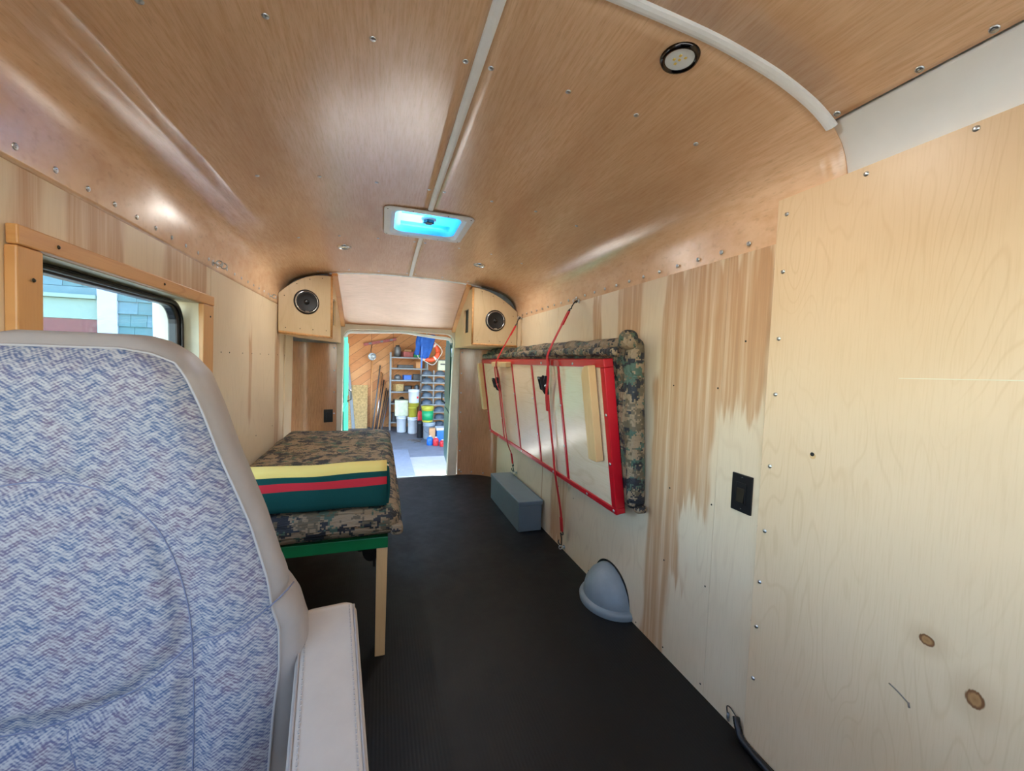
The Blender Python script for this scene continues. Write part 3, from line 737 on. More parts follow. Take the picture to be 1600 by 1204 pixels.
# ------------------------------------------------------------------ bed on the left
bed = root('folding_bunk', (-.3, 2.3, 0), 'green framed bunk with pine leg under the blanket', 'bunk')
b = B().box(-.635, 1.495, .417, .032, 1.533, .4585); b.build('end_rail', 'green', bed, bev=.002)
B().box(-.635, 3.20, .417, .032, 3.238, .446).build('end_rail', 'green', bed, bev=.002)
for x0 in (-.635, -.006): B().box(x0, 1.534, .417, x0+.038, 3.199, .446).build('side_rail', 'green', bed, bev=.002)
B().box(-.635, 1.5, .4465, .032, 3.235, .456).build('deck', 'birch_board', bed)
for yy in (1.50, 3.16):
    lg = B().hexa([(-.010, yy, .0), (.026, yy, .0), (.026, yy+.07, .0), (-.010, yy+.07, .0), (-.008, yy, .416), (.031, yy, .416), (.031, yy+.07, .416), (-.008, yy+.07, .416)]).build('leg', 'pine_pale', bed, bev=.002)
    h = B().box(-.072, yy+.005, .408, -.012, yy+.04, .4165).box(-.020, yy+.005, .345, -.011, yy+.04, .405)
    pp = [(-.028+.030*cos(a), yy+.02, .402+.042*sin(a)) for a in [pi+pi*k/10 for k in range(11)]]
    h.prism(pp, (0, .008, 0)); h.build('hinge', 'steel_dark', lg)
B().box(-.650, 1.6, .40, -.636, 3.1, .45).build('wall_cleat', 'pine', bed)

def pillow(x0, x1, y0, y1, z0, z1, r, wob, seed, nx=26, ny=60, nz=6):
    """puffy cushion as a rounded box with creases"""
    rnd = random.Random(seed); ph = [rnd.uniform(0, 6.28) for _ in range(12)]
    c = Vector(((x0+x1)/2, (y0+y1)/2, (z0+z1)/2)); h = Vector(((x1-x0)/2, (y1-y0)/2, (z1-z0)/2)); b = B()
    def shape(p):
        q = Vector(p)-c; inner = Vector([max(-(h[i]-r), min(h[i]-r, q[i])) for i in range(3)]); d = q-inner
        if d.length > 1e-9:
            q = inner+d.normalized()*min(r, r)
        x, y, z = q
        k = wob*(sin(9*x+5*y+ph[0])+.7*sin(17*y-6*x+ph[1])+.5*sin(31*y+12*x+ph[2])+.4*sin(43*x-23*y+ph[3]))
        return c+q+d.normalized()*k if d.length > 1e-9 else c+q
    def face(fn, a, bn): b.grid(lambda i, j: shape(fn(i/a, j/bn)), a, bn)
    L = lambda a, e, t: a+(e-a)*t
    face(lambda u, v: (L(x0, x1, u), L(y0, y1, v), z1), nx, ny); face(lambda u, v: (L(x1, x0, u), L(y0, y1, v), z0), nx, ny)
    face(lambda u, v: (x1, L(y0, y1, v), L(z1, z0, u)), nz, ny); face(lambda u, v: (x0, L(y0, y1, v), L(z0, z1, u)), nz, ny)
    face(lambda u, v: (L(x0, x1, v), y0, L(z0, z1, u)), nz, nx); face(lambda u, v: (L(x0, x1, v), y1, L(z1, z0, u)), nz, nx)
    return b
def weld(o, d=.0008):
    import bmesh
    bm = bmesh.new(); bm.from_mesh(o.data); bmesh.ops.remove_doubles(bm, verts=bm.verts, dist=d); bmesh.ops.recalc_face_normals(bm, faces=bm.faces); bm.to_mesh(o.data); bm.free()
mt = pillow(-.640, .072, 1.462, 3.255, .466, .568, .045, .0022, 3)
rt = root('mattress', (-.28, 2.35, .457), 'camouflage mattress lying on the green bunk', 'mattress')
o = mt.build('cover', 'camo', rt, smooth=True); weld(o)
# gathered corner knots of the cover
for (x, y) in ((.062, 1.475),):
    o = pillow(x-.03, x+.028, y-.02, y+.05, .466, .520, .02, .004, 5, 8, 8, 6).build('gathered_corner', 'camo', rt, smooth=True); weld(o)
pts = spline([(.074, 1.52, .475), (.079, 1.9, .474), (.078, 2.4, .476), (.075, 3.1, .475)], 6)
B().tube(pts, .010, 8).build('hem', 'camo', rt, smooth=True)

# folded blanket on the near end of the bed
b = B(); prof = []
for (y, z, mi) in [(1.500, .5755, 0), (1.492, .583, 0), (1.488, .60, 0), (1.487, .63, 0), (1.487, .655, 1), (1.488, .683, 0), (1.489, .704, 2), (1.495, .717, 2), (1.508, .724, 2), (1.54, .727, 2), (1.575, .724, 2), (1.592, .714, 0), (1.600, .69, 0), (1.602, .62, 0), (1.598, .583, 0), (1.59, .5755, 0)]:
    prof.append((y, z, mi))
nx = 26
def blk(i, j):
    x = -.60+.625*i/nx; y, z, _ = prof[j % len(prof)]
    k = (z-.571)/.15
    return (x, y+.003*sin(11*x+1)*k+.0015*sin(37*x), z+.004*sin(7*x+.5)*k+.0012*sin(23*x+z*40))
b.grid(blk, nx, len(prof), mi=lambda i, j: prof[j % len(prof)][2])
for e in (0, nx): b.f.append(tuple(e*(len(prof)+1)+j for j in (range(len(prof)) if e else range(len(prof)-1, -1, -1)))); b.mi.append(0)
bl = b.build('blanket', ['wool_green', 'wool_red', 'wool_yellow'], label='folded dark green wool blanket with red and yellow stripes', category='blanket') if False else b.build('blanket', ['wool_green', 'wool_red', 'wool_yellow'], smooth=True)
tag(bl, 'folded dark green wool blanket with red and yellow stripes', 'blanket')
for k in range(3):
    y = 1.515+.027*k
    B().tube(spline([(.026, y, .578), (.031, y+.004, .64), (.027, y, .70), (.026, y+.008, .712)], 4), .0075, 6).build('fold_edge', 'wool_green' if k != 1 else 'liner', bl, smooth=True)
# ------------------------------------------------------------------ stowed bunk on the right
def bp(y, z, off=0.):   # point on the front plane of the leaning board; off = towards the aisle
    return Vector((.86+(1.139-z)/.65*.095-off*.989, y, z-off*.146))
by0, by1, bz0, bz1 = 1.42, 3.49, .480, 1.139
sb = root('stowed_bunk', bp(2.45, bz0), 'red framed bunk of birch panels strapped upright against the wall', 'bunk')
def bslab(y0, y1, z0, z1, o0, o1):
    return B().hexa([bp(y0, z0, o0), bp(y1, z0, o0), bp(y1, z0, o1), bp(y0, z0, o1), bp(y0, z1, o0), bp(y1, z1, o0), bp(y1, z1, o1), bp(y0, z1, o1)])
bslab(by0, by1, bz1-.035, bz1, -.045, 0).build('top_rail', 'red', sb, bev=.003)
bslab(by0, by1, bz0, bz0+.026, -.045, 0).build('bottom_rail', 'red', sb, bev=.003)
bslab(by0, by0+.034, bz0+.0265, bz1-.0355, -.045, 0).build('end_rail', 'red', sb, bev=.003)
bslab(by1-.034, by1, bz0+.0265, bz1-.0355, -.045, 0).build('end_rail', 'red', sb, bev=.003)
bars = [1.877, 2.258, 2.645, 3.04]
for y in bars: bslab(y-.011, y+.011, bz0+.0265, bz1-.0355, -.045, -.001).build('cross_bar', 'red', sb, bev=.002)
ed = [by0+.034]+[q for y in bars for q in (y-.011, y+.011)]+[by1-.034]
for k in range(0, len(ed), 2): bslab(ed[k]+.0005, ed[k+1]-.0005, bz0+.027, bz1-.036, -.016, -.006).build('panel', 'birch_board', sb)
def wleg(y0, y1, z0, z1, o, th, cut=True):
    rows = [(y0, z0), (y1, z0), (y1, z1-.045), (y1-.012, z1-.018), (y1-.034 if y1-y0 > .04 else y1, z1), (y0, z1)]
    return B().prism([bp(y, z, o) for y, z in rows], bp(0, 0, o+th)-bp(0, 0, o))
wleg(1.487, 1.557, .700, 1.115, .001, .036).build('folded_leg', 'pine_leg', sb, bev=.003)
wleg(3.47, 3.54, .690, 1.105, .001, .036).build('folded_leg', 'pine_leg', sb, bev=.003)
bslab(2.64, 3.02, 1.088, 1.122, .001, .04).build('stop_block', 'pine_leg', sb, bev=.003)
nb = bp(0, 0, 1)-bp(0, 0, 0)
for y, z in [(2.088, 1.118), (1.699, 1.118), (2.281, .90), (2.26, .68), (2.663, .675), (2.645, .898), (3.04, .669), (1.88, .899), (1.88, .684), (1.437, .907), (1.437, .698), (1.44, .493), (1.673, .492), (2.069, .492), (3.473, .672), (3.473, .493), (3.183, .492), (2.62, .492), (3.2, 1.12)]:
    inst('screw', screw_me, sb, bp(y, z, .0004), nb)
# camouflage mattress behind it
mb = pillow(-.045, .055, 1.335, 3.46, .52, 1.235, .040, .003, 11, 8, 70, 26)
for v in mb.v:   # lean
    z = v.z; v.x += .965+(1.19-z)/.65*.04
    v.x = min(v.x, 1.0535-.0005*sin(40*v.y))
    if v.y > 1.375: v.x = max(v.x, bp(v.y, min(z, 1.14), -.0465).x+.0008)
rt = root('mattress', (.99, 2.4, .5), 'camouflage mattress upright between the stowed bunk and the wall', 'mattress')
o = mb.build('cover', 'camo', rt, smooth=True); weld(o)
o = pillow(.897, .965, 1.332, 1.383, 1.185, 1.252, .026, .003, 4, 8, 8, 8).build('gathered_corner', 'camo', rt, smooth=True); weld(o)
o = pillow(.985, 1.045, 1.318, 1.37, .512, .55, .018, .003, 6, 8, 8, 8).build('gathered_corner', 'camo', rt, smooth=True); weld(o)
o = pillow(.905, .96, 3.41, 3.50, 1.15, 1.22, .026, .003, 8, 8, 8, 8).build('gathered_corner', 'camo', rt, smooth=True); weld(o)
pts = spline([bp(1.36, 1.165, -.02), bp(1.7, 1.172, -.02), bp(2.4, 1.17, -.02), bp(3.1, 1.16, -.02), bp(3.45, 1.165, -.02)], 8)
B().tube(pts, .020, 10).build('hem', 'camo', rt, smooth=True)

# ------------------------------------------------------------------ straps
def s_hook(p0, p1, parent, r=.0035):
    """black s-hook from p0 (strap end) to p1 (anchor)"""
    p0, p1 = Vector(p0), Vector(p1); d = (p1-p0); L = d.length; d /= L; side = d.cross(Vector((1, .3, 0))).normalized(); a = .016
    pts = []
    for k in range(11): t = -pi*.3+pi*1.6*k/10; pts.append(p0+d*(.012-a*.75*cos(t)+.0)+side*a*.8*sin(t))
    pts += [p0+d*(.03+.4*(L-.05)), p0+d*(L-.035)]
    for k in range(9): t = pi*1.25*k/8; pts.append(p1-d*(.018-.016*sin(t))-side*(.014-.0+.014*-cos(t)) )
    return B().tube(spline(pts, 2), r, 8).build('hook', 'rubber', parent, smooth=True)
def strap(top_anchor, top_end, path, rat, bot_end, bot_anchor, label, tail):
    rt = root('ratchet_strap', path[len(path)//2], label, 'strap', 'red ratchet straps')
    W = Vector((0, .024, 0))
    B().ribbon(spline([top_end]+path+[bot_end], 5), W, .0025).build('webbing', 'webbing', rt)
    # sewn loop at the hook
    for e, a in ((Vector(top_end), Vector(path[0])), (Vector(bot_end), Vector(path[-1]))):
        d = (a-e).normalized(); B().ribbon([e, e+d*.09], W*1.05, .008).build('sewn_loop', 'webbing', rt)
    s_hook(top_end, top_anchor, rt); s_hook(bot_end, bot_anchor, rt)
    c = Vector(rat); up = Vector((-.146, 0, .989)); n_ = Vector((-.989, 0, -.146)); yv = Vector((0, 1, 0))
    rb = B()
    for s_ in (-1, 1):
        P = [(-.052, .004), (.052, .004), (.056, .018), (.030, .032), (-.02, .030), (-.05, .016)]
        rb.prism([c+up*a+n_*h+yv*(s_*.018) for a, h in P], yv*(s_*.004))
    rb.build('ratchet', 'black_plastic', rt, bev=.002)
    rb = B()
    for s_ in (-1, 1): rb.prism([c+up*a+n_*h+yv*(s_*.013) for a, h in [(-.03, .024), (.045, .034), (.05, .05), (-.02, .040)]], yv*(s_*.003))
    rb.tube([c+up*.045+n_*.042-yv*.018, c+up*.045+n_*.042+yv*.018], .008, 8); rb.build('ratchet_handle', 'black_plastic', rt)
    B().tube([c+n_*.018-yv*.024, c+n_*.018+yv*.024], .010, 12).build('spool', 'zinc', rt, smooth=True)
    B().ribbon(spline(tail, 5), W, .0025).build('loose_tail', 'webbing', rt)
    return rt
o_ = .006
strap((1.03, 2.03, 1.468), (.975, 1.99, 1.405), [bp(1.94, 1.18, .012), bp(1.955, 1.125, .010), bp(1.985, 1.06, .014)]+[bp(2.017, .865, .01), bp(2.019, .6, .01), bp(2.022, .50, .01)]+[(1.0, 2.045, .261)], bp(2.0, 1.0, .012), (1.022, 2.066, .135), (1.035, 2.09, .03),
      'red ratchet strap with black buckle crossing the middle of the stowed bunk', [bp(1.95, 1.13, .02), bp(1.925, 1.15, .03), bp(1.91, 1.06, .04), bp(1.95, .96, .045), bp(2.0, .86, .03)])
strap((1.03, 2.985, 1.468), (.985, 2.93, 1.40), [bp(2.86, 1.175, .012), bp(2.875, 1.10, .046), bp(2.92, 1.03, .02)]+[bp(2.935, .85, .012), bp(2.933, .70, .012), bp(2.91, .50, .012)]+[(.985, 2.935, .40)], bp(2.96, .95, .014), (1.005, 2.955, .315), (1.03, 2.985, .232),
      'red ratchet strap over the far end of the stowed bunk', [bp(2.90, 1.09, .05), bp(2.905, 1.04, .05), bp(2.93, .96, .04), bp(2.90, .90, .03)])
def eye(p, n, label):
    p = Vector(p); n = Vector(n).normalized(); rt = root('eye_bolt', p, label, 'eye bolt', 'eye bolts')
    B().lathe([(.0001, .002), (.012, .002), (.012, 0)], 12, p, n).build('washer', 'zinc', rt)
    B().tube([p, p+n*.014], .0035, 8).build('shank', 'zinc', rt, smooth=True)
    e = n.orthogonal().normalized(); c = p+n*.024
    B().tube([c+(n*cos(t)+Vector((0, 0, 1))*sin(t))*.011 for t in [2*pi*k/14 for k in range(15)]], .003, 6, False).build('ring', 'zinc', rt, smooth=True)
eye((XR-.001, 2.03, 1.472), (-1, 0, -.05), 'steel eye bolt above the middle of the stowed bunk')
eye((XR-.001, 2.985, 1.472), (-1, 0, -.05), 'steel eye bolt beside the speaker box over the bunk')
eye((XR-.001, 2.09, .025), (-1, 0, 0), 'steel eye bolt at floor level below the stowed bunk')
eye((XR-.001, 2.985, .228), (-1, 0, 0), 'steel eye bolt just above the grey metal box')
eye((XL+.001, 2.78, 1.475), (1, 0, -.05), 'steel eye bolt beside the speaker box nearest the window')
eye((XL+.001, 1.92, 1.478), (1, 0, -.05), 'nearer of two paired eye bolts above the window corner')
eye((XL+.001, 1.965, 1.478), (1, 0, -.05), 'farther of two paired eye bolts above the window corner')

# ------------------------------------------------------------------ grey box, cover, switch, outlet, cable
tb = root('metal_box', (.955, 2.74, 0), 'long grey enamelled metal box on the floor against the wall', 'box')
B().box(.872, 2.402, .0, 1.034, 3.10, .172).build('body', 'grey_box', tb, bev=.004)
B().box(.867, 2.397, .173, 1.039, 3.105, .204).build('lid', 'grey_box', tb, bev=.005)
B().tube([(1.038, 2.402, .200), (1.038, 3.10, .200)], .006, 8).build('hinge', 'grey_box', tb, smooth=True)
cv = root('filler_cover', (XR, 1.565, 0), 'grey half-cone pipe cover standing at the foot of the wall', 'pipe cover')
def half(prof, n=22): return B().lathe(prof, n, (XR-.001, 1.575, 0), (0, 0, 1))
def hc(rz):
    b = B(); n = 24
    b.grid(lambda i, j: (XR-.001-rz[j][0]*sin(pi*i/n)*1.0, 1.575+rz[j][2]-rz[j][0]*1.12*cos(pi*i/n), rz[j][1]), n, len(rz)-1); return b
hc([(.146, .001, 0), (.148, .018, 0), (.142, .030, 0), (.128, .034, 0)]).build('base_rim', 'grey_cover', cv, smooth=True)
hc([(.129, .033, 0), (.127, .055, .002), (.117, .09, .006), (.094, .126, .010), (.062, .153, .014), (.028, .167, .018), (.0005, .171, .020)]).build('cone', 'grey_cover', cv, smooth=True)
b = B(); pr = [(XR-.0008, 1.585+.152*cos(pi-pi*k/22), .03+.150*sin(pi*k/22)**.85) for k in range(23)]
b.prism(pr, (-.0004, 0, 0)); b.build('wall_cutout', 'cone', cv)
sw = root('wall_switch', (XR, .9075, .735), 'black rocker switch plate on the wall beside the big panel', 'switch')
b = B().box(XR-.006, .872, .678, XR, .943, .794)
sy = .9075
b.build('plate', 'black_plastic', sw, bev=.002)
B().box(XR-.0085, sy-.018, .703, XR-.006, sy+.018, .769).build('surround', 'black_plastic', sw, bev=.001)
B().hexa([(XR-.0125, sy-.013, .708), (XR-.0125, sy+.013, .708), (XR-.006, sy+.013, .708), (XR-.006, sy-.013, .708), (XR-.009, sy-.013, .752), (XR-.009, sy+.013, .752), (XR-.006, sy+.013, .752), (XR-.006, sy-.013, .752)]).build('rocker', 'steel_dark', sw, bev=.001)
for zz in (.688, .784): inst('screw', tiny_me, sw, (XR-.0062, sy, zz), (-1, 0, 0))
ol = root('wall_outlet', (-.45, 3.74, .6), 'black power outlet low on the rear wall beside the doorway', 'outlet')
c = Vector((-.437, 3.80, .60)); nn = Vector((.30, -.95, 0)).normalized(); tt = Vector((nn.y*-1, nn.x, 0))
B().obox(c, tt*.037, nn*.004, (0, 0, .057)).build('plate', 'black_plastic', ol, bev=.002)
B().obox(c+nn*.005, tt*.018, nn*.002, (0, 0, .034)).build('receptacle', 'rubber', ol, bev=.001)
cb = root('cable', (1.04, .8, 0), 'black split-loom cable running along the floor edge below the big panel', 'cable')
pts = spline([(XR-.006, .875, .048), (XR-.014, .862, .035), (XR-.022, .84, .016), (XR-.026, .80, .012), (XR-.028, .74, .011), (XR-.03, .6, .011), (XR-.03, .3, .011), (XR-.03, -.2, .011)], 8)
b = B().tube(pts, [.0095+.0012*(k % 2) for k in range(len(pts))], 10); b.build('loom', 'rubber', cb, smooth=True)
pts = spline([(XR-.008, .872, .050), (XR-.01, .892, .062), (XR-.01, .905, .058), (XR-.008, .906, .040), (XR-.007, .903, .028)], 6)
B().tube(pts, .0018, 6).build('wire', 'rubber', cb, smooth=True)
B().tube([(XR-.007, .903, .036), (XR-.007, .902, .022)], .004, 8).build('terminal_sleeve', 'blue_plastic' if 'blue_plastic' in M else 'grey_box', cb, smooth=True)
B().lathe([(.003, .001), (.006, .001), (.006, -.001), (.003, -.001)], 12, (XR-.006, .902, .015), (-1, 0, 0)).build('ring_terminal', 'zinc', cb)

# ------------------------------------------------------------------ driver seat
SX, SY = -.325, .54
HALF = [(.40, .245), (.50, .245), (.58, .240), (.67, .243), (.745, .246), (.79, .242), (.815, .232), (.845, .226), (.912, .203), (.988, .169), (1.046, .146), (1.085, .128), (1.108, .108), (1.124, .082), (1.134, .045)]
def hw(z): return lerp_tab(HALF, z)
seat = root('driver_seat', (SX, .45, 0), 'high-backed bus seat in blue-flecked fabric with taupe vinyl edges', 'seat')
ZT = 1.137
def yfront(z): return SY-.012+.10*(z-.85)        # slight recline
def bulge(u): return .040*(1-abs(u)**2.6)
SEAM1 = spline([(-.1075, .60, 0), (-.1055, .70, 0)], 2)
arch = spline([(SX-.175, .60), (SX-.178, .80), (SX-.160, .90), (SX-.10, .962), (SX+.0, .978), (SX+.045, .970), (SX+.085, .945), (SX+.112, .905), (SX+.128, .85), (SX+.136, .78), (SX+.137, .70), (SX+.128, .60), (SX+.12, .45)] if False else [Vector((a, b_, 0)) for a, b_ in [(SX-.128, .45), (SX-.137, .60), (SX-.138, .72), (SX-.132, .83), (SX-.112, .905), (SX-.085, .945), (SX-.045, .970), (SX, .978), (SX+.045, .970), (SX+.085, .945), (SX+.112, .905), (SX+.132, .83), (SX+.138, .72), (SX+.137, .60), (SX+.128, .45)]], 6)
lumb = spline([Vector((a, b_, 0)) for a, b_ in [(SX-.137, .80), (SX-.08, .758), (SX, .740), (SX+.08, .758), (SX+.137, .80)]], 8)
cross = [spline([Vector((SX+s_*.137, .80, 0)), Vector((SX+s_*.18, .805, 0)), Vector((SX+s_*.225, .83, 0))], 6) for s_ in (1, -1)]
panel_l = [spline([Vector((SX+s_*.035, .735, 0)), Vector((SX+s_*.05, .66, 0)), Vector((SX+s_*.055, .45, 0))], 6) for s_ in (1, -1)]
def pdist(x, z, pl):
    best = 9.
    for a, b_ in zip(pl, pl[1:]):
        dx, dz = b_.x-a.x, b_.y-a.y; L2 = dx*dx+dz*dz+1e-12; t = max(0, min(1, ((x-a.x)*dx+(z-a.y)*dz)/L2)); ex, ez = x-a.x-t*dx, z-a.y-t*dz; e = ex*ex+ez*ez
        if e < best: best = e
    return sqrt(best)
def relief(x, z):
    g = .010*exp(-(pdist(x, z, arch)/.011)**2)+.008*exp(-(pdist(x, z, lumb)/.012)**2)
    g += sum(.003*exp(-(pdist(x, z, c_)/.007)**2) for c_ in cross)+sum(.003*exp(-(pdist(x, z, c_)/.007)**2) for c_ in panel_l)
    dx = abs(x-SX); inside = 1/(1+exp((dx-.135)/.01))/(1+exp((z-.965+.9*dx*dx)/.01))
    return -min(g, .0072)+.006*inside*(1 if z > .76 else .4)
# vinyl shell: loops of constant height, squarish section
zs = [.40+.005*k for k in range(0, 147)]; zs = [z for z in zs if z < ZT-.002]
def shell(z, a):
    h = hw(z); fade = min(1, max(0.05, (ZT-z)/.05))**.5; d = .062*fade+.018
    ca, sa = cos(a), sin(a); e = .42
    x = h*(abs(ca)**e)*(1 if ca >= 0 else -1); y = d*(abs(sa)**.6)*(1 if sa >= 0 else -1)
    notch = .010*exp(-((z-.818)/.006)**2)*abs(ca)
    x *= 1-.24*max(0, (y/d+1)/2)**1.3*min(1, max(0, (z-.70)/.15))
    return (SX+x*(1-notch*2), yfront(z)+.055+y, z)
NA = 64; b = B(); b.grid(lambda i, j: shell(zs[i], 2*pi*j/NA), len(zs)-1, NA)
k = len(b.v); b.f.append(tuple(k-(NA+1)+j for j in range(NA))); b.mi.append(0); b.f.append(tuple(range(NA-1, -1, -1))); b.mi.append(0)
b.build('backrest_shell', 'vinyl', seat, smooth=True)
# fabric front: covers the shell up to the piping line
def fw(z):   # half width of the fabric
    return hw(z)-lerp_tab([(.40, .040), (.70, .034), (.80, .028), (.83, .026), (.95, .020), (1.05, .016), (1.10, .014)], z)
FT = 1.118; NU, NV = 96, 150
def fab(i, j):
    z = .40+(FT-.40)*j/NV; u = -1+2*i/NU
    wz = fw(min(z, 1.09)) if z < 1.09 else fw(1.09)*sqrt(max(.0, 1-((z-1.09)/(FT-1.09))**2))*.98+.0
    x = u*wz; ca = (abs(x)/hw(z)); ca = min(1, ca)
    fade = min(1, max(.05, (ZT-z)/.05))**.5; d = .062*fade+.018
    a = math.acos(min(1, ca**(1/.42))); y = -d*(abs(sin(a))**.6)
    edge = min(1, (1-abs(u))*6+.05); e2 = min(1, (FT-z)/.02)
    return (SX+x, yfront(z)+.055+y-.0035*edge-.0008-(relief(SX+x, z)+.004)*edge*e2, z)
b = B(); b.grid(fab, NU, NV-1); fo = b.build('fabric_cover', 'fabric', seat, smooth=True)
edge = [Vector(fab(NU, j))+Vector((.001, -.001, 0)) for j in range(0, NV, 2)]+[Vector(fab(int(NU*q/20), NV-1)) for q in range(19, 0, -1)]+[Vector(fab(0, j))+Vector((-.001, -.001, 0)) for j in range(NV-2, -1, -2)]
B().tube(edge, .0018, 6).build('piping', 'vinyl', fo, smooth=True)
def seamline(pl, nm='seam'):
    pts = []
    for p in pl:
        x, z = p.x, p.y
        if z < .405 or z > FT-.03: continue
        h = hw(z); ca = min(1, abs(x-SX)/h); a = math.acos(min(1, ca**(1/.42))); d = .062*min(1, max(.05, (ZT-z)/.05))**.5+.018
        pts.append((x, yfront(z)+.055-d*abs(sin(a))**.6-.0043-(relief(x, z)+.004)+.0002, z))
    B().tube(pts, .0009, 6).build(nm, 'seam_dark', fo, smooth=True)
for pl in [arch, lumb]+cross+panel_l: seamline(pl)
# cushion, pedestal
o = pillow(SX-.245, SX+.235, .03, .50, .36, .47, .05, .001, 2, 24, 24, 8).build('seat_cushion', 'fabric', seat, smooth=True); weld(o)
B().box(SX-.16, .14, .03, SX+.16, .44, .36).box(SX-.2, .1, 0, SX+.2, .48, .03).build('pedestal', 'steel_dark', seat, bev=.01)
# armrest
ar0 = Vector((-.068, .605, .735)); dirv = Vector((.045, -.40, -.092)); Ln = dirv.length; dirv /= Ln; sd = Vector((1, .11, 0)).normalized(); upv = sd.cross(dirv).normalized()
if upv.z < 0: upv = -upv
am = B(); sec = []
for (cx_, cz_, a) in ((.026, .016, 0), (-.026, .016, pi/2), (-.026, -.030, pi), (.026, -.030, 3*pi/2)):
    for k in range(5): t = a+pi/2*k/4; sec.append((cx_+.011*cos(t), cz_+.011*sin(t)))
st = [(0.0, .80), (.006, .93), (.016, 1.0)]+[(.016+(Ln-.032)*k/10, 1) for k in range(1, 11)]+[(Ln-.006, .93), (Ln, .8)]
for (s_, f_) in st:
    for (a, c_) in sec: am.v.append(ar0+dirv*s_+sd*a*f_+upv*(c_*f_+.003*sin(pi*s_/Ln)))
n = len(sec)
for i in range(len(st)-1):
    for j in range(n): j2 = (j+1) % n; am.f.append((i*n+j, i*n+j2, (i+1)*n+j2, (i+1)*n+j)); am.mi.append(0)
am.f += [tuple(range(n-1, -1, -1)), tuple((len(st)-1)*n+j for j in range(n))]; am.mi += [0, 0]
arm = am.build('armrest', 'vinyl_arm', seat, smooth=True)
for s_ in (-1, 1):
    b = B(); 
    B().tube([ar0+dirv*t+sd*(.033*s_)+upv*(.0255+.003*sin(pi*t/Ln)) for t in [.012+(Ln-.03)*k/12 for k in range(13)]], .0016, 6).build('armrest_seam', 'vinyl', arm, smooth=True)
    for k in range(64):
        t = .014+(Ln-.03)*k/64; c0 = ar0+dirv*t+sd*(.027*s_)+upv*(.0272+.003*sin(pi*t/Ln)); b.obox(c0, dirv*.0019, sd*.0007, upv*.0006)
    b.build('stitching', 'thread', arm)['kind'] = 'stuff'
B().lathe([(.030, -.01), (.030, .02), (.0001, .02)], 16, (-.10, .60, .675), (1, 0, 0)).build('armrest_pivot', 'black_plastic', seat, smooth=True)

# ------------------------------------------------------------------ outside: ground, garage, facade
G = -.5
M['plank'] = ply('pine_plank', 'h', S(206, 140, 84), S(170, 100, 54), S(140, 76, 38), plane='XZ', rings=6, streak=.0, rough=.6)
M['plank2'] = ply('pine_plank_light', 'h', S(216, 156, 100), S(184, 116, 66), S(150, 86, 44), plane='XZ', rings=8, rough=.6)
M['garage_wall'] = plain('garage_grey_wall', S(150, 146, 140), .8)
M['shingle'] = plain('blue_green_shingle', S(72, 102, 104), .8, var=.1, scale=9)
M['shingle2'] = plain('blue_grey_shingle', S(80, 108, 114), .8, var=.1, scale=9)
M['white_trim'] = plain('white_board', S(150, 160, 178), .6, var=.04)
M['pale_green'] = plain('pale_green_board', S(112, 132, 120), .7, var=.05)
M['car_red'] = plain('dull_red', S(86, 24, 28), .4)
M['osb'] = plain('oriented_strand_board', S(190, 158, 104), .8, var=.3, scale=26)
M['galv'] = plain('galvanised_steel', S(120, 124, 126), .5, .6, var=.1)
M['bucket_white'] = plain('white_pail', S(206, 212, 218), .45, var=.04); M['bucket_yellow'] = plain('yellow_pail', S(176, 168, 56), .45, var=.06)
M['bucket_green'] = plain('green_label', S(24, 140, 86), .45); M['bucket_grey'] = plain('grey_pail', S(140, 150, 160), .5); M['bucket_black'] = plain('black_pail', S(28, 28, 30), .5)
M['bright_red'] = plain('red_plastic', S(196, 40, 44), .4); M['blue_plastic'] = plain('blue_plastic', S(24, 96, 186), .4); M['navy'] = plain('blue_cloth', S(30, 84, 168), .8, var=.2)
M['orange'] = plain('orange_float', S(226, 84, 44), .5); M['rope'] = plain('white_rope', S(214, 210, 200), .8); M['card'] = plain('cardboard', S(176, 132, 92), .8)
M['bin_grey'] = plain('grey_bin', S(92, 104, 116), .45); M['cream_box'] = plain('cream_cabinet', S(196, 198, 170), .6); M['faded_pink'] = plain('faded_red_wood', S(164, 92, 90), .7, var=.25)
M['leaf'] = plain('leaf_green', S(96, 190, 60), .5); M['bark'] = plain('bark', S(96, 80, 64), .9, var=.3); M['dark_mix'] = plain('dark_tool', S(60, 60, 62), .5, var=.3)
M['mat_grey'] = plain('grey_sheet', S(120, 128, 138), .7, var=.1)
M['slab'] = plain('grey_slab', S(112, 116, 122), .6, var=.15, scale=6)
M['asphalt'] = plain('yard_gravel', S(104, 104, 98), .9, var=.2, scale=30)

B().box(-25, -20, G-.1, 20, 6.7, G-.004).build('ground', 'asphalt', kind='structure', label='gravel yard around the bus', base=(0, -5, G))
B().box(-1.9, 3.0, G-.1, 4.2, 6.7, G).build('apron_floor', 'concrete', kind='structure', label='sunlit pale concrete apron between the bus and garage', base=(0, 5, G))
B().box(-2.75, 6.7, G-.1, 2.75, 10.1, G+.004).build('garage_floor', 'slab', kind='structure', label='shaded concrete floor of the garage', base=(0, 8, G))
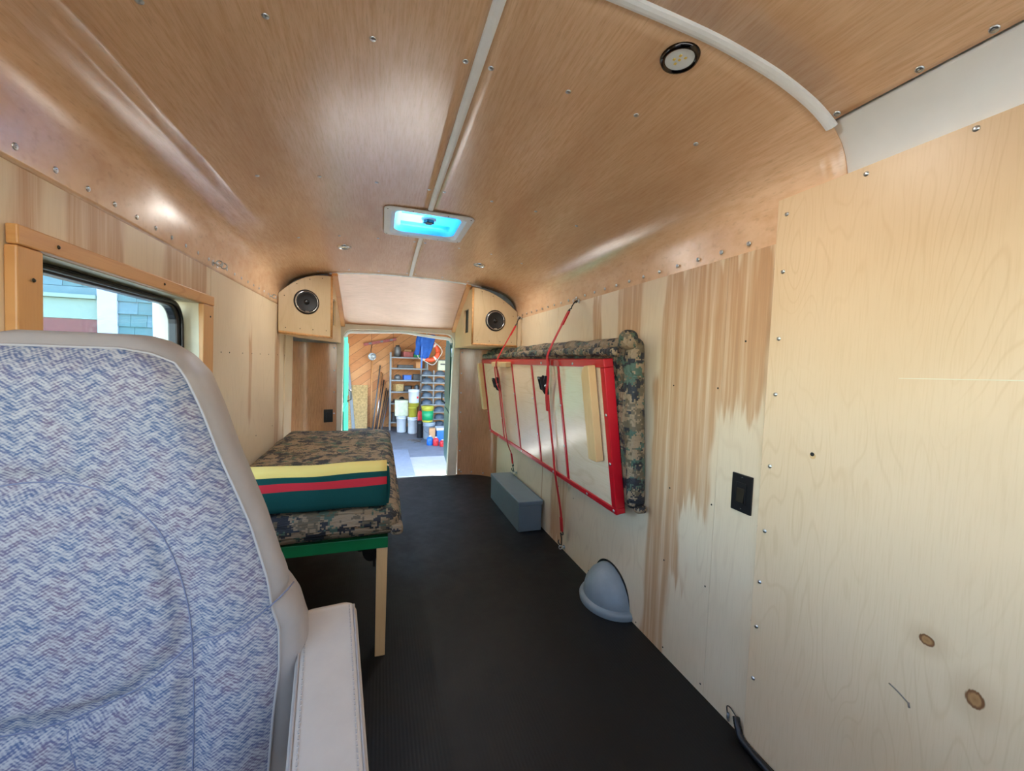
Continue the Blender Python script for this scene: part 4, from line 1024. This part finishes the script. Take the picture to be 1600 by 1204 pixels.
# diagonal plank wall
GY = 9.90
gw = root('wall_garage_back', (0, GY, G), 'knotty pine garage wall of diagonal planks', kind='structure')
B().box(-2.75, GY+.02, G, 2.75, GY+.08, 2.7).build('backing', 'bark', gw)
def clip(poly, a, b_, c):   # keep a*x+b*z<=c
    out = []
    for p, q in zip(poly, poly[1:]+poly[:1]):
        dp, dq = a*p[0]+b_*p[1]-c, a*q[0]+b_*q[1]-c
        if dp <= 0: out.append(p)
        if dp*dq < 0: t = dp/(dp-dq); out.append((p[0]+(q[0]-p[0])*t, p[1]+(q[1]-p[1])*t))
    return out
ang = math.radians(37); dx, dz = cos(ang), sin(ang); nx_, nz_ = -dz, dx; pw = .168
for si, (xa, xb) in enumerate(((-2.7, -.226), (-.220, .268), (.274, 2.7))):
    for k in range(-16, 24):
        c0 = k*pw+si*.05
        cen = (nx_*c0, nz_*c0); poly = [(cen[0]-dx*8+nx_*.003, cen[1]-dz*8+nz_*.003), (cen[0]+dx*8+nx_*.003, cen[1]+dz*8+nz_*.003), (cen[0]+dx*8+nx_*(pw-.003), cen[1]+dz*8+nz_*(pw-.003)), (cen[0]-dx*8+nx_*(pw-.003), cen[1]-dz*8+nz_*(pw-.003))]
        for a, b_, c in ((-1, 0, -xa), (1, 0, xb), (0, -1, -G), (0, 1, 2.6)):
            poly = clip(poly, a, b_, c) if poly else poly
        if len(poly) < 3: continue
        jy = random.uniform(0, .008)
        B().prism([(x, GY-jy, z) for x, z in poly], (0, .025, 0)).build('plank', random.choice(['plank', 'plank2']), gw)
B().box(-2.85, 6.62, G, -2.72, 10.0, 2.7).build('wall_garage_left', 'plank', kind='structure', label='plank side wall inside the garage on the window side')
B().box(2.72, 6.62, G, 2.85, 10.0, 2.7).build('wall_garage_right', 'garage_wall', kind='structure', label='grey side wall inside the garage behind the bin rack')
B().box(-2.85, 6.62, 2.62, 2.85, 10.0, 2.72).build('garage_ceiling', 'garage_wall', kind='structure', label='ceiling of the garage')
# facade with shingles
FY = 6.5
fa = root('wall_facade', (-3, FY, G), 'blue-green shingled garage front with white boards', kind='structure')
b = B().box(-6.4, FY+.02, G, -5.0, FY+.1, 2.75).box(-5.0, FY+.02, 1.5, -2.62, FY+.1, 2.75).box(-3.44, FY+.02, G, -2.62, FY+.1, 1.5).box(-2.62, FY+.02, 1.72, 2.75, FY+.1, 2.75).box(2.6, FY+.02, G, 5, FY+.1, 2.75)
b.build('sheathing', 'garage_wall', fa)
for (x0, x1) in ((-3.433, -3.232), (-2.846, -2.625)): B().box(x0, FY-.03, G, x1, FY+.0195, 2.7).build('pilaster', 'white_trim', fa, bev=.004)
sh = []
for r in range(8):   # left bay above the door
    z0 = 1.905+.162*r; off = .11*(r % 2)+random.uniform(-.02, .02)-.01
    x = -5.0+off
    while x < -3.44:
        wdt = random.choice((.19, .23, .26, .14)); sh.append((x, min(x+wdt, -3.436), z0, .17)); x += wdt+.004
for r in range(20):  # between the pilasters
    z0 = G+.02+.1605*r-.012; off = random.uniform(-.1, 0); x = -3.23
    while x < -2.85:
        wdt = random.choice((.17, .2, .24))+(off if x == -3.23 else 0); sh.append((x, min(x+wdt, -2.848), z0, .168)); x += wdt+.004
for r in range(6):
    z0 = 1.76+.162*r; x = -2.62
    while x < 2.5: wdt = random.choice((.19, .24, .28)); sh.append((x, x+wdt, z0, .17)); x += wdt+.004
for (x0, x1, z0, h) in sh:
    if x1-x0 < .01: continue
    B().hexa([(x0, FY-.016, z0), (x1, FY-.016, z0), (x1, FY+.019, z0), (x0, FY+.019, z0), (x0, FY+.004, z0+h), (x1, FY+.004, z0+h), (x1, FY+.019, z0+h), (x0, FY+.019, z0+h)]).build('shingle', random.choice(['shingle', 'shingle', 'shingle2']), fa)
B().box(-5.0, FY-.025, 1.81, -3.436, FY+.02, 1.90).build('header_board', 'shingle2', fa)
B().box(-5.0, FY-.05, 1.757, -3.436, FY+.02, 1.808).build('drip_board', 'pale_green', fa, bev=.005)
B().box(-5.0, FY+.0, 1.505, -3.436, FY+.05, 1.755).build('door_panel', 'pale_green', fa)
B().box(-5.0, FY+.01, .6, -3.436, FY+.05, 1.50).build('door_panel', 'car_red', fa)
B().box(-6.5, FY-.30, 2.70, 5, 10.3, 2.80).build('garage_roof', 'garage_wall', kind='structure', label='garage roof with a short eave above the shingles')

# tree beside the garage, one branch reaching into the window view
tr = root('tree', (-4.6, 3.2, G), 'tree branch with bright green leaves seen at the window corner', 'tree')
B().tube(spline([(-4.6, 3.2, G), (-4.55, 3.22, 1.2), (-4.4, 3.4, 2.6), (-4.3, 3.5, 3.6)], 5), [.09-.003*k for k in range(16)], 8).build('trunk', 'bark', tr, smooth=True)
B().tube(spline([(-4.45, 3.35, 2.3), (-3.6, 3.6, 2.45), (-2.75, 3.85, 2.15), (-2.44, 3.9, 1.83)], 5), [.02-.001*k for k in range(16)], 6).build('branch', 'bark', tr, smooth=True)
lm = B(); lm.grid(lambda i, j: ((j/4-.5)*.055*sin(pi*min(.97, max(.03, i/6))), i/6*.11, .008*abs(j-2)-.02*(i/6)**2), 6, 4); leaf_me = lm.mesh('leaf', 'leaf', smooth=True)
for k in range(46):
    t = random.random(); p = Vector((-2.40, 3.9, 1.76)).lerp(Vector((-3.9, 3.55, 2.5)), t if k > 8 else t*.05)+Vector((random.uniform(-.05, .05), random.uniform(-.08, .08), random.uniform(-.05, .06)))*(3 if k > 8 else 1)
    if k > 8 and p.z < 1.98: p.z = 2.0+random.uniform(0, .3)
    inst('leaf', leaf_me, tr, p, rot=(random.uniform(-1, .6), random.uniform(-.8, .8), random.uniform(0, 6.28)))

# ---- garage contents
def pail(x, y, z, r, h, mat, label, lid=None, band=None, group='pails stacked in the garage', handle=False):
    rt = root('pail', (x, y, z), label, 'pail', group); c = (x, y, z)
    B().lathe([(.0001, .0), (r*.86, .0), (r*.90, h*.04), (r*.97, h*.80), (r*1.03, h*.81), (r*1.03, h*.86), (r*.98, h*.87), (r, h*.97), (r*.94, h*.97), (r*.9, h*.9)], 20, c).build('body', mat, rt, smooth=True)
    if band: B().lathe([(r*.918, h*.12), (r*.925, h*.12), (r*.985, h*.70), (r*.97, h*.70)], 20, c).build('label_band', band, rt, smooth=True)
    if lid: B().lathe([(r*1.02, h*.90), (r*1.06, h*.91), (r*1.06, h*.985), (r*.9, h), (.0001, h)], 20, c).build('lid', lid, rt, smooth=True)
    if handle: B().tube(spline([(x-r, y, z+h*.8), (x-r*.7, y-r*.8, z+h*.5), (x, y-r*1.05, z+h*.4), (x+r*.7, y-r*.8, z+h*.5), (x+r, y, z+h*.8)], 4), .004, 6).build('handle', 'galv', rt, smooth=True)
    return rt
g_ = G+.005
pail(.452, 9.12, g_, .115, .37, 'bucket_white', 'white pail on the garage floor under the cream box', 'bucket_white')
cr = root('storage_box', (.44, 9.12, g_+.372), 'cream box sitting on a white pail beside the shelving', 'box')
B().box(.30, 9.0, g_+.372, .58, 9.26, g_+.715).build('body', 'cream_box', cr, bev=.006); B().box(.297, 8.997, g_+.66, .583, 9.263, g_+.72).build('lid', 'cream_box', cr, bev=.006)
pail(.672, 8.92, g_, .105, .365, 'bucket_white', 'bottom white pail of the stack under the two yellow ones', 'bucket_white')
pail(.675, 8.92, g_+.367, .098, .236, 'bucket_yellow', 'yellow pail in the middle of the pail stack', None)
pail(.69, 8.92, g_+.60, .118, .075, 'bucket_yellow', 'wide yellow lid rim between white and yellow pails', 'bucket_yellow')
wp = pail(.694, 8.92, g_+.676, .122, .30, 'bucket_white', 'topmost white pail of the tall pail stack', None)
B().obox((.765, 8.815, g_+.80), (.018, .006, 0), (-.001, .003, 0), (0, 0, .022)).build('sticker', 'bright_red', wp)
pail(.79, 8.40, g_, .068, .36, 'bucket_black', 'narrow black pail on the garage floor beside the grey one', None)
pail(.955, 8.24, g_, .122, .345, 'bucket_grey', 'large grey pail with wire handle under the green banded pail', 'bucket_grey', handle=True)
pail(.925, 8.28, g_+.347, .122, .335, 'bucket_yellow', 'yellow pail with a green band on top of the grey pail', 'bucket_yellow', 'bucket_green')
rc = root('fuel_can', (.80, 8.62, g_), 'red fuel can behind the black pail', 'fuel can')
B().prism([(.755, 8.55, g_+.0), (.86, 8.55, g_), (.86, 8.55, g_+.48), (.83, 8.55, g_+.54), (.775, 8.55, g_+.54), (.755, 8.55, g_+.48)], (0, .14, 0)).build('body', 'bright_red', rc, bev=.015)
B().tube([(.80, 8.62, g_+.53), (.80, 8.62, g_+.57)], .02, 10).build('cap', 'bucket_black', rc)
cl = root('cooler', (1.18, 7.95, g_), 'blue cooler with white lid on the garage floor', 'cooler')
B().box(1.06, 7.80, g_, 1.36, 8.05, g_+.24).build('body', 'blue_plastic', cl, bev=.02); B().box(1.05, 7.79, g_+.241, 1.37, 8.06, g_+.29).build('lid', 'bucket_white', cl, bev=.012)
cx_ = root('cardboard_box', (.98, 7.88, g_), 'small cardboard box in front of the grey pail', 'box')
B().box(.92, 7.86, g_, 1.035, 7.96, g_+.28).build('body', 'card', cx_, bev=.003); B().box(.92, 7.855, g_+.20, 1.035, 7.8595, g_+.28).build('flap', 'card', cx_)
def jug(x, y, r, h, mat, label):
    rt = root('plastic_jug', (x, y, g_), label, 'jug', 'plastic jugs on the garage floor')
    B().lathe([(.0001, 0), (r*.9, 0), (r, h*.08), (r, h*.62), (r*.8, h*.8), (r*.35, h*.9), (r*.3, h*.95)], 18, (x, y, g_)).build('body', mat, rt, smooth=True)
    B().lathe([(r*.38, h*.93), (r*.38, h), (.0001, h)], 12, (x, y, g_)).build('cap', 'bucket_white', rt)
    B().tube([(x, y-r*.7, g_+h*.82), (x, y-r*1.1, g_+h*.75), (x, y-r*1.1, g_+h*.5), (x, y-r*.95, g_+h*.42)], .010, 6).build('handle', mat, rt, smooth=True)
jug(.905, 7.62, .060, .175, 'blue_plastic', 'small blue jug in front of the cardboard box')
jug(1.01, 7.55, .056, .165, 'bright_red', 'small red jug between the blue jug and the cooler')
jug(1.12, 7.45, .055, .13, 'bright_red', 'smallest red jug close to the dark green door')
# shelving
sv = root('shelving_unit', (.6, 9.5, G), 'grey steel shelving unit full of odds and ends in the garage', 'shelving')
for (x, y) in ((.205, 9.36), (1.02, 9.36), (.205, 9.74), (1.02, 9.74)):
    B().box(x-.018, y-.018, g_, x+.018, y+.018, 1.28).build('post', 'galv', sv, bev=.002)
SHZ = [1.18, .93, .66, .395, .13, -.30]
for z in SHZ:
    s_ = B().box(.19, 9.345, z-.004, 1.035, 9.755, z); s_.box(.19, 9.338, z-.03, 1.035, 9.345, z); s_.build('shelf', 'galv', sv)
def canlike(x, y, z, r, h, mat, name, label, cat, group='clutter on the garage shelves'):
    rt = root(name, (x, y, z), label, cat, group)
    B().lathe([(.0001, 0), (r, 0), (r, h*.8), (r*.75, h*.88), (r*.55, h*.9), (r*.55, h), (.0001, h)], 16, (x, y, z)).build('body', mat, rt, smooth=True)
    B().lathe([(r*.6, h*.9), (r*.6, h*1.02), (.0001, h*1.02)], 12, (x, y, z)).build('cap', 'bucket_black', rt)
def boxlike(x, y, z, w_, d_, h, mat, name, label, cat, rz=0., lid=True, group='clutter on the garage shelves'):
    rt = root(name, (x, y, z), label, cat, group); e = Vector((cos(rz), sin(rz), 0)); f = Vector((-sin(rz), cos(rz), 0))
    B().obox(Vector((x, y, z+h*.45+.001)), e*w_/2, f*d_/2, (0, 0, h*.45)).build('body', mat, rt, bev=.004)
    if lid: B().obox(Vector((x, y, z+h*.95+.001)), e*(w_/2+.004), f*(d_/2+.004), (0, 0, h*.05)).build('lid', mat, rt, bev=.002)
canlike(.355, 9.5, 1.182, .078, .26, 'galv', 'thermos_flask', 'steel flask at the end of the top garage shelf', 'flask')
boxlike(.57, 9.5, 1.182, .22, .2, .12, 'faded_pink', 'carton', 'faded pink carton on the top garage shelf', 'carton', .25)
boxlike(.60, 9.5, 1.303, .16, .1, .05, 'card', 'carton', 'tan carton lying on top of the pink carton', 'carton', -.3)
boxlike(.80, 9.5, 1.18, .18, .15, .08, 'bucket_green', 'carton', 'small green carton on the top garage shelf', 'carton', .1)
boxlike(.53, 9.5, .93, .34, .2, .07, 'dark_mix', 'tool_case', 'flat dark tool case on the second garage shelf', 'case', .1)
boxlike(.83, 9.5, .93, .12, .12, .15, 'plank2', 'carton', 'upright tan carton on the second garage shelf', 'carton')
canlike(.36, 9.45, .662, .075, .11, 'galv', 'paint_can', 'silver paint can on the middle garage shelf', 'can')
boxlike(.57, 9.45, .66, .17, .15, .11, 'blue_plastic', 'carton', 'bright blue carton on the middle garage shelf', 'carton', .2)
boxlike(.83, 9.5, .66, .24, .2, .13, 'dark_mix', 'tool_case', 'tall dark tool case on the middle garage shelf', 'case')
boxlike(.38, 9.5, .395, .18, .18, .16, 'osb', 'carton', 'tan carton on the fourth garage shelf', 'carton', .4)
boxlike(.61, 9.5, .395, .14, .2, .12, 'bucket_black', 'carton', 'black carton on the fourth garage shelf', 'carton', -.2)
canlike(.80, 9.45, .397, .06, .15, 'galv', 'paint_can', 'grey paint can on the fourth garage shelf', 'can')
canlike(.46, 9.43, .132, .06, .13, 'steel_dark', 'paint_can', 'dark paint can on the low garage shelf above the cream box', 'can')
boxlike(.42, 9.62, .13, .28, .15, .05, 'car_red', 'carton', 'flat dark red carton on the low garage shelf', 'carton', .0)
boxlike(.34, 9.45, -.30, .18, .2, .2, 'dark_mix', 'tool_case', 'dark case on the bottom garage shelf', 'case', .1)
# rack of grey bins
rk = root('bin_rack', (1.15, 9.0, G), 'rack of stacked grey double bins in the garage', 'rack')
B().box(1.115, 9.03, g_, 1.145, 9.06, .90).build('post', 'galv', rk)
for x in (.86, 1.41): B().box(x-.012, 9.15, g_, x+.012, 9.18, .90).build('post', 'galv', rk)
for k in range(8):
    z = .80-.163*k
    B().box(.85, 8.90, z-.03, 1.42, 8.925, z).build('shelf_lip', 'galv', rk, bev=.004)
    B().box(.85, 8.925, z-.028, 1.42, 9.17, z-.02).build('tray', 'bin_grey', rk)
    for cx2 in (.99, 1.275):
        B().lathe([(.132, .0), (.128, .045), (.105, .085), (.06, .11), (.0005, .118)], 16, (cx2, 9.05, z-.019), (0, 0, 1), squash=(1, .85)).build('bin', 'bin_grey', rk, smooth=True)
bt = root('storage_box', (1.36, 9.2, .94), 'pale box with dark lettering strip standing on the bin rack', 'box')
B().box(1.22, 9.0, .905, 1.52, 9.22, 1.13).build('body', 'cream_box', bt, bev=.004); B().box(1.27, 8.996, 1.03, 1.47, 8.9995, 1.06).build('label_strip', 'dark_mix', bt)
B().box(1.215, 8.995, 1.131, 1.525, 9.225, 1.15).build('lid', 'dark_mix', bt)
# life ring with jacket and rope
lr = root('life_ring', (1.02, 8.95, 1.30), 'orange life ring with white bands and rope hanging over the bin rack', 'life ring')
rc_ = Vector((1.02, 8.93, 1.31)); R1, R2 = .178, .052
def torus(a0, a1, rr, n=10, name='ring', mat='orange'):
    pts = [rc_+Vector((R1*cos(a0+(a1-a0)*k/n), .0, R1*sin(a0+(a1-a0)*k/n))) for k in range(n+1)]
    return B().tube(pts, rr, 12).build(name, mat, lr, smooth=True)
torus(0, 2*pi, R2, 40)
for a in (pi*.30, pi*.80, pi*1.30, pi*1.72): torus(a-.11, a+.11, R2+.003, 4, 'band', 'rope')
pts = []
for k in range(5):
    a = pi*.30-pi*2*k/4.2; pts.append(rc_+Vector(((R1+.055)*cos(a), -.03, (R1+.055)*sin(a)))); a -= pi*.24; pts.append(rc_+Vector(((R1+.095)*cos(a), -.03, (R1+.095)*sin(a)-.02)))
B().tube(spline(pts, 6), .008, 6).build('rope', 'rope', lr, smooth=True)
B().tube([rc_+Vector((.0, 0, R1)), rc_+Vector((0, .9, .5)), rc_+Vector((0, .95, .5))], .006, 6).build('hanger', 'rope', lr)
jk = root('life_vest', (.9, 8.85, 1.3), 'blue life vest hanging in front of the orange life ring', 'vest')
def cloth(x0, x1, z0, z1, y, sl, ph, tp=0.):
    b = B(); b.grid(lambda i, j: (x0+(x1-x0+tp*(j/10)**1.5)*i/12+sl*j/10, y+.012*sin(3*i/4+ph)+.01*sin(j*.9+i*.5), z1+(z0-z1)*j/10+.01*sin(i*.8+ph)), 12, 10); return b
cloth(.80, 1.13, 1.17, 1.68, 8.84, -.0, .4, -.15).build('vest_body', 'navy', jk, smooth=True, solid=.035)
cloth(.74, .83, 1.24, 1.66, 8.83, -.05, 1.7).build('side_panel', 'navy', jk, smooth=True, solid=.03)
B().ribbon(spline([(.83, 8.82, 1.66), (.84, 8.81, 1.3), (.83, 8.815, .95)], 5), (.03, 0, 0), .006).build('belt', 'blue_plastic', jk)
B().tube([(.95, 8.86, 1.66), (.95, 9.2, 1.9), (.95, 9.88, 1.95)], .006, 6).build('hanger', 'rope', jk)
# lamp, beam, boards and rods against the wall
lp = root('clamp_lamp', (-.2, 9.7, G), 'metal reflector lamp on a tall pole against the plank wall', 'lamp')
B().tube([(-.205, 9.72, g_), (-.2, 9.74, 1.10)], .018, 8).build('pole', 'plank2', lp, smooth=True)
B().lathe([(.088, -.03), (.082, .0), (.055, .045), (.025, .065), (.02, .11), (.0001, .11)], 22, (-.196, 9.66, 1.172), (.1, 1, .1)).build('reflector', 'chrome', lp, smooth=True)
B().lathe([(.03, .0), (.026, -.02), (.0001, -.03)], 14, (-.196, 9.67, 1.172), (.1, 1, .1)).build('bulb', 'white_lens', lp, smooth=True)
B().tube(spline([(-.2, 9.75, 1.22), (-.23, 9.8, 1.32), (-.2, 9.85, 1.45)], 4), .006, 6).build('cord', 'bucket_black', lp, smooth=True)
bm_ = root('wooden_beam', (0, 9.8, 1.5), 'faded red wooden bar mounted aslant on the plank wall', 'bar')
B().obox((-.03, 9.82, 1.52), (.36, 0, .078), (0, .03, 0), (-.006, 0, .03)).build('bar', 'faded_pink', bm_, bev=.004)
for q in (-.6, .1, .7): B().obox((-.03+.36*q, 9.785, 1.52+.078*q), (.03, 0, .0065), (0, .004, 0), (-.003, 0, .018)).build('bracket', 'galv', bm_)
os_ = root('strand_board', (-.5, 9.75, G), 'tan strand board sheet leaning on the plank wall', 'board')
B().hexa([(-.70, 9.72, g_), (-.29, 9.72, g_), (-.29, 9.735, g_), (-.70, 9.735, g_), (-.70, 9.86, .50), (-.29, 9.86, .50), (-.29, 9.875, .50), (-.70, 9.875, .50)]).build('sheet', 'osb', os_)
bd = root('leaning_plank', (-.6, 9.8, G), 'grey plank leaning on the wall behind the strand board', 'plank')
B().hexa([(-.62, 9.70, g_+.0), (-.55, 9.70, g_), (-.55, 9.72, g_), (-.62, 9.72, g_), (-.74, 9.875, .92), (-.69, 9.875, .92), (-.69, 9.89, .92), (-.74, 9.89, .92)]).build('board', 'galv', bd)
labs = ['pale', 'brown', 'silver', 'dark', 'tan', 'black', 'thick brown', 'thin grey']
mats_ = ['galv', 'plank', 'chrome', 'dark_mix', 'plank2', 'bucket_black', 'bark', 'bin_grey']
for k in range(8):
    x0 = -.17+.028*k; x1 = -.02+.030*k; zt_ = .95-.10*k+random.uniform(-.05, .05)
    o = B().tube([(x0, 9.42+.02*(k % 3), g_), ((x0+x1)/2, 9.6, (g_+zt_)/2), (x1, 9.84, zt_)], .010+.004*(k % 3 == 0), 8).build('leaning_rod', mats_[k], smooth=True)
    tag(o, labs[k]+' rod leaning between the strand board and the shelving', 'rod', 'rods leaning on the garage wall')
mtg = B().box(.03, 5.55, G+.001, .47, 7.25, G+.02).build('floor_sheet', 'mat_grey', bev=.004); tag(mtg, 'flat grey sheet lying across the garage threshold', 'sheet')
for k in range(3):
    y_ = 8.12-.11*k
    o = B().tube(spline([(.52+.06*k, y_, g_+.006), (.62+.05*k, y_+.03, g_+.006), (.72+.02*k, y_-.01, g_+.006), (.80-.03*k, y_+.02, g_+.006)], 5), .007, 6).build('stick', 'bark', smooth=True)
    tag(o, ['longest', 'middle', 'shortest'][k]+' dark twig lying on the garage floor', 'twig', 'twigs on the garage floor')
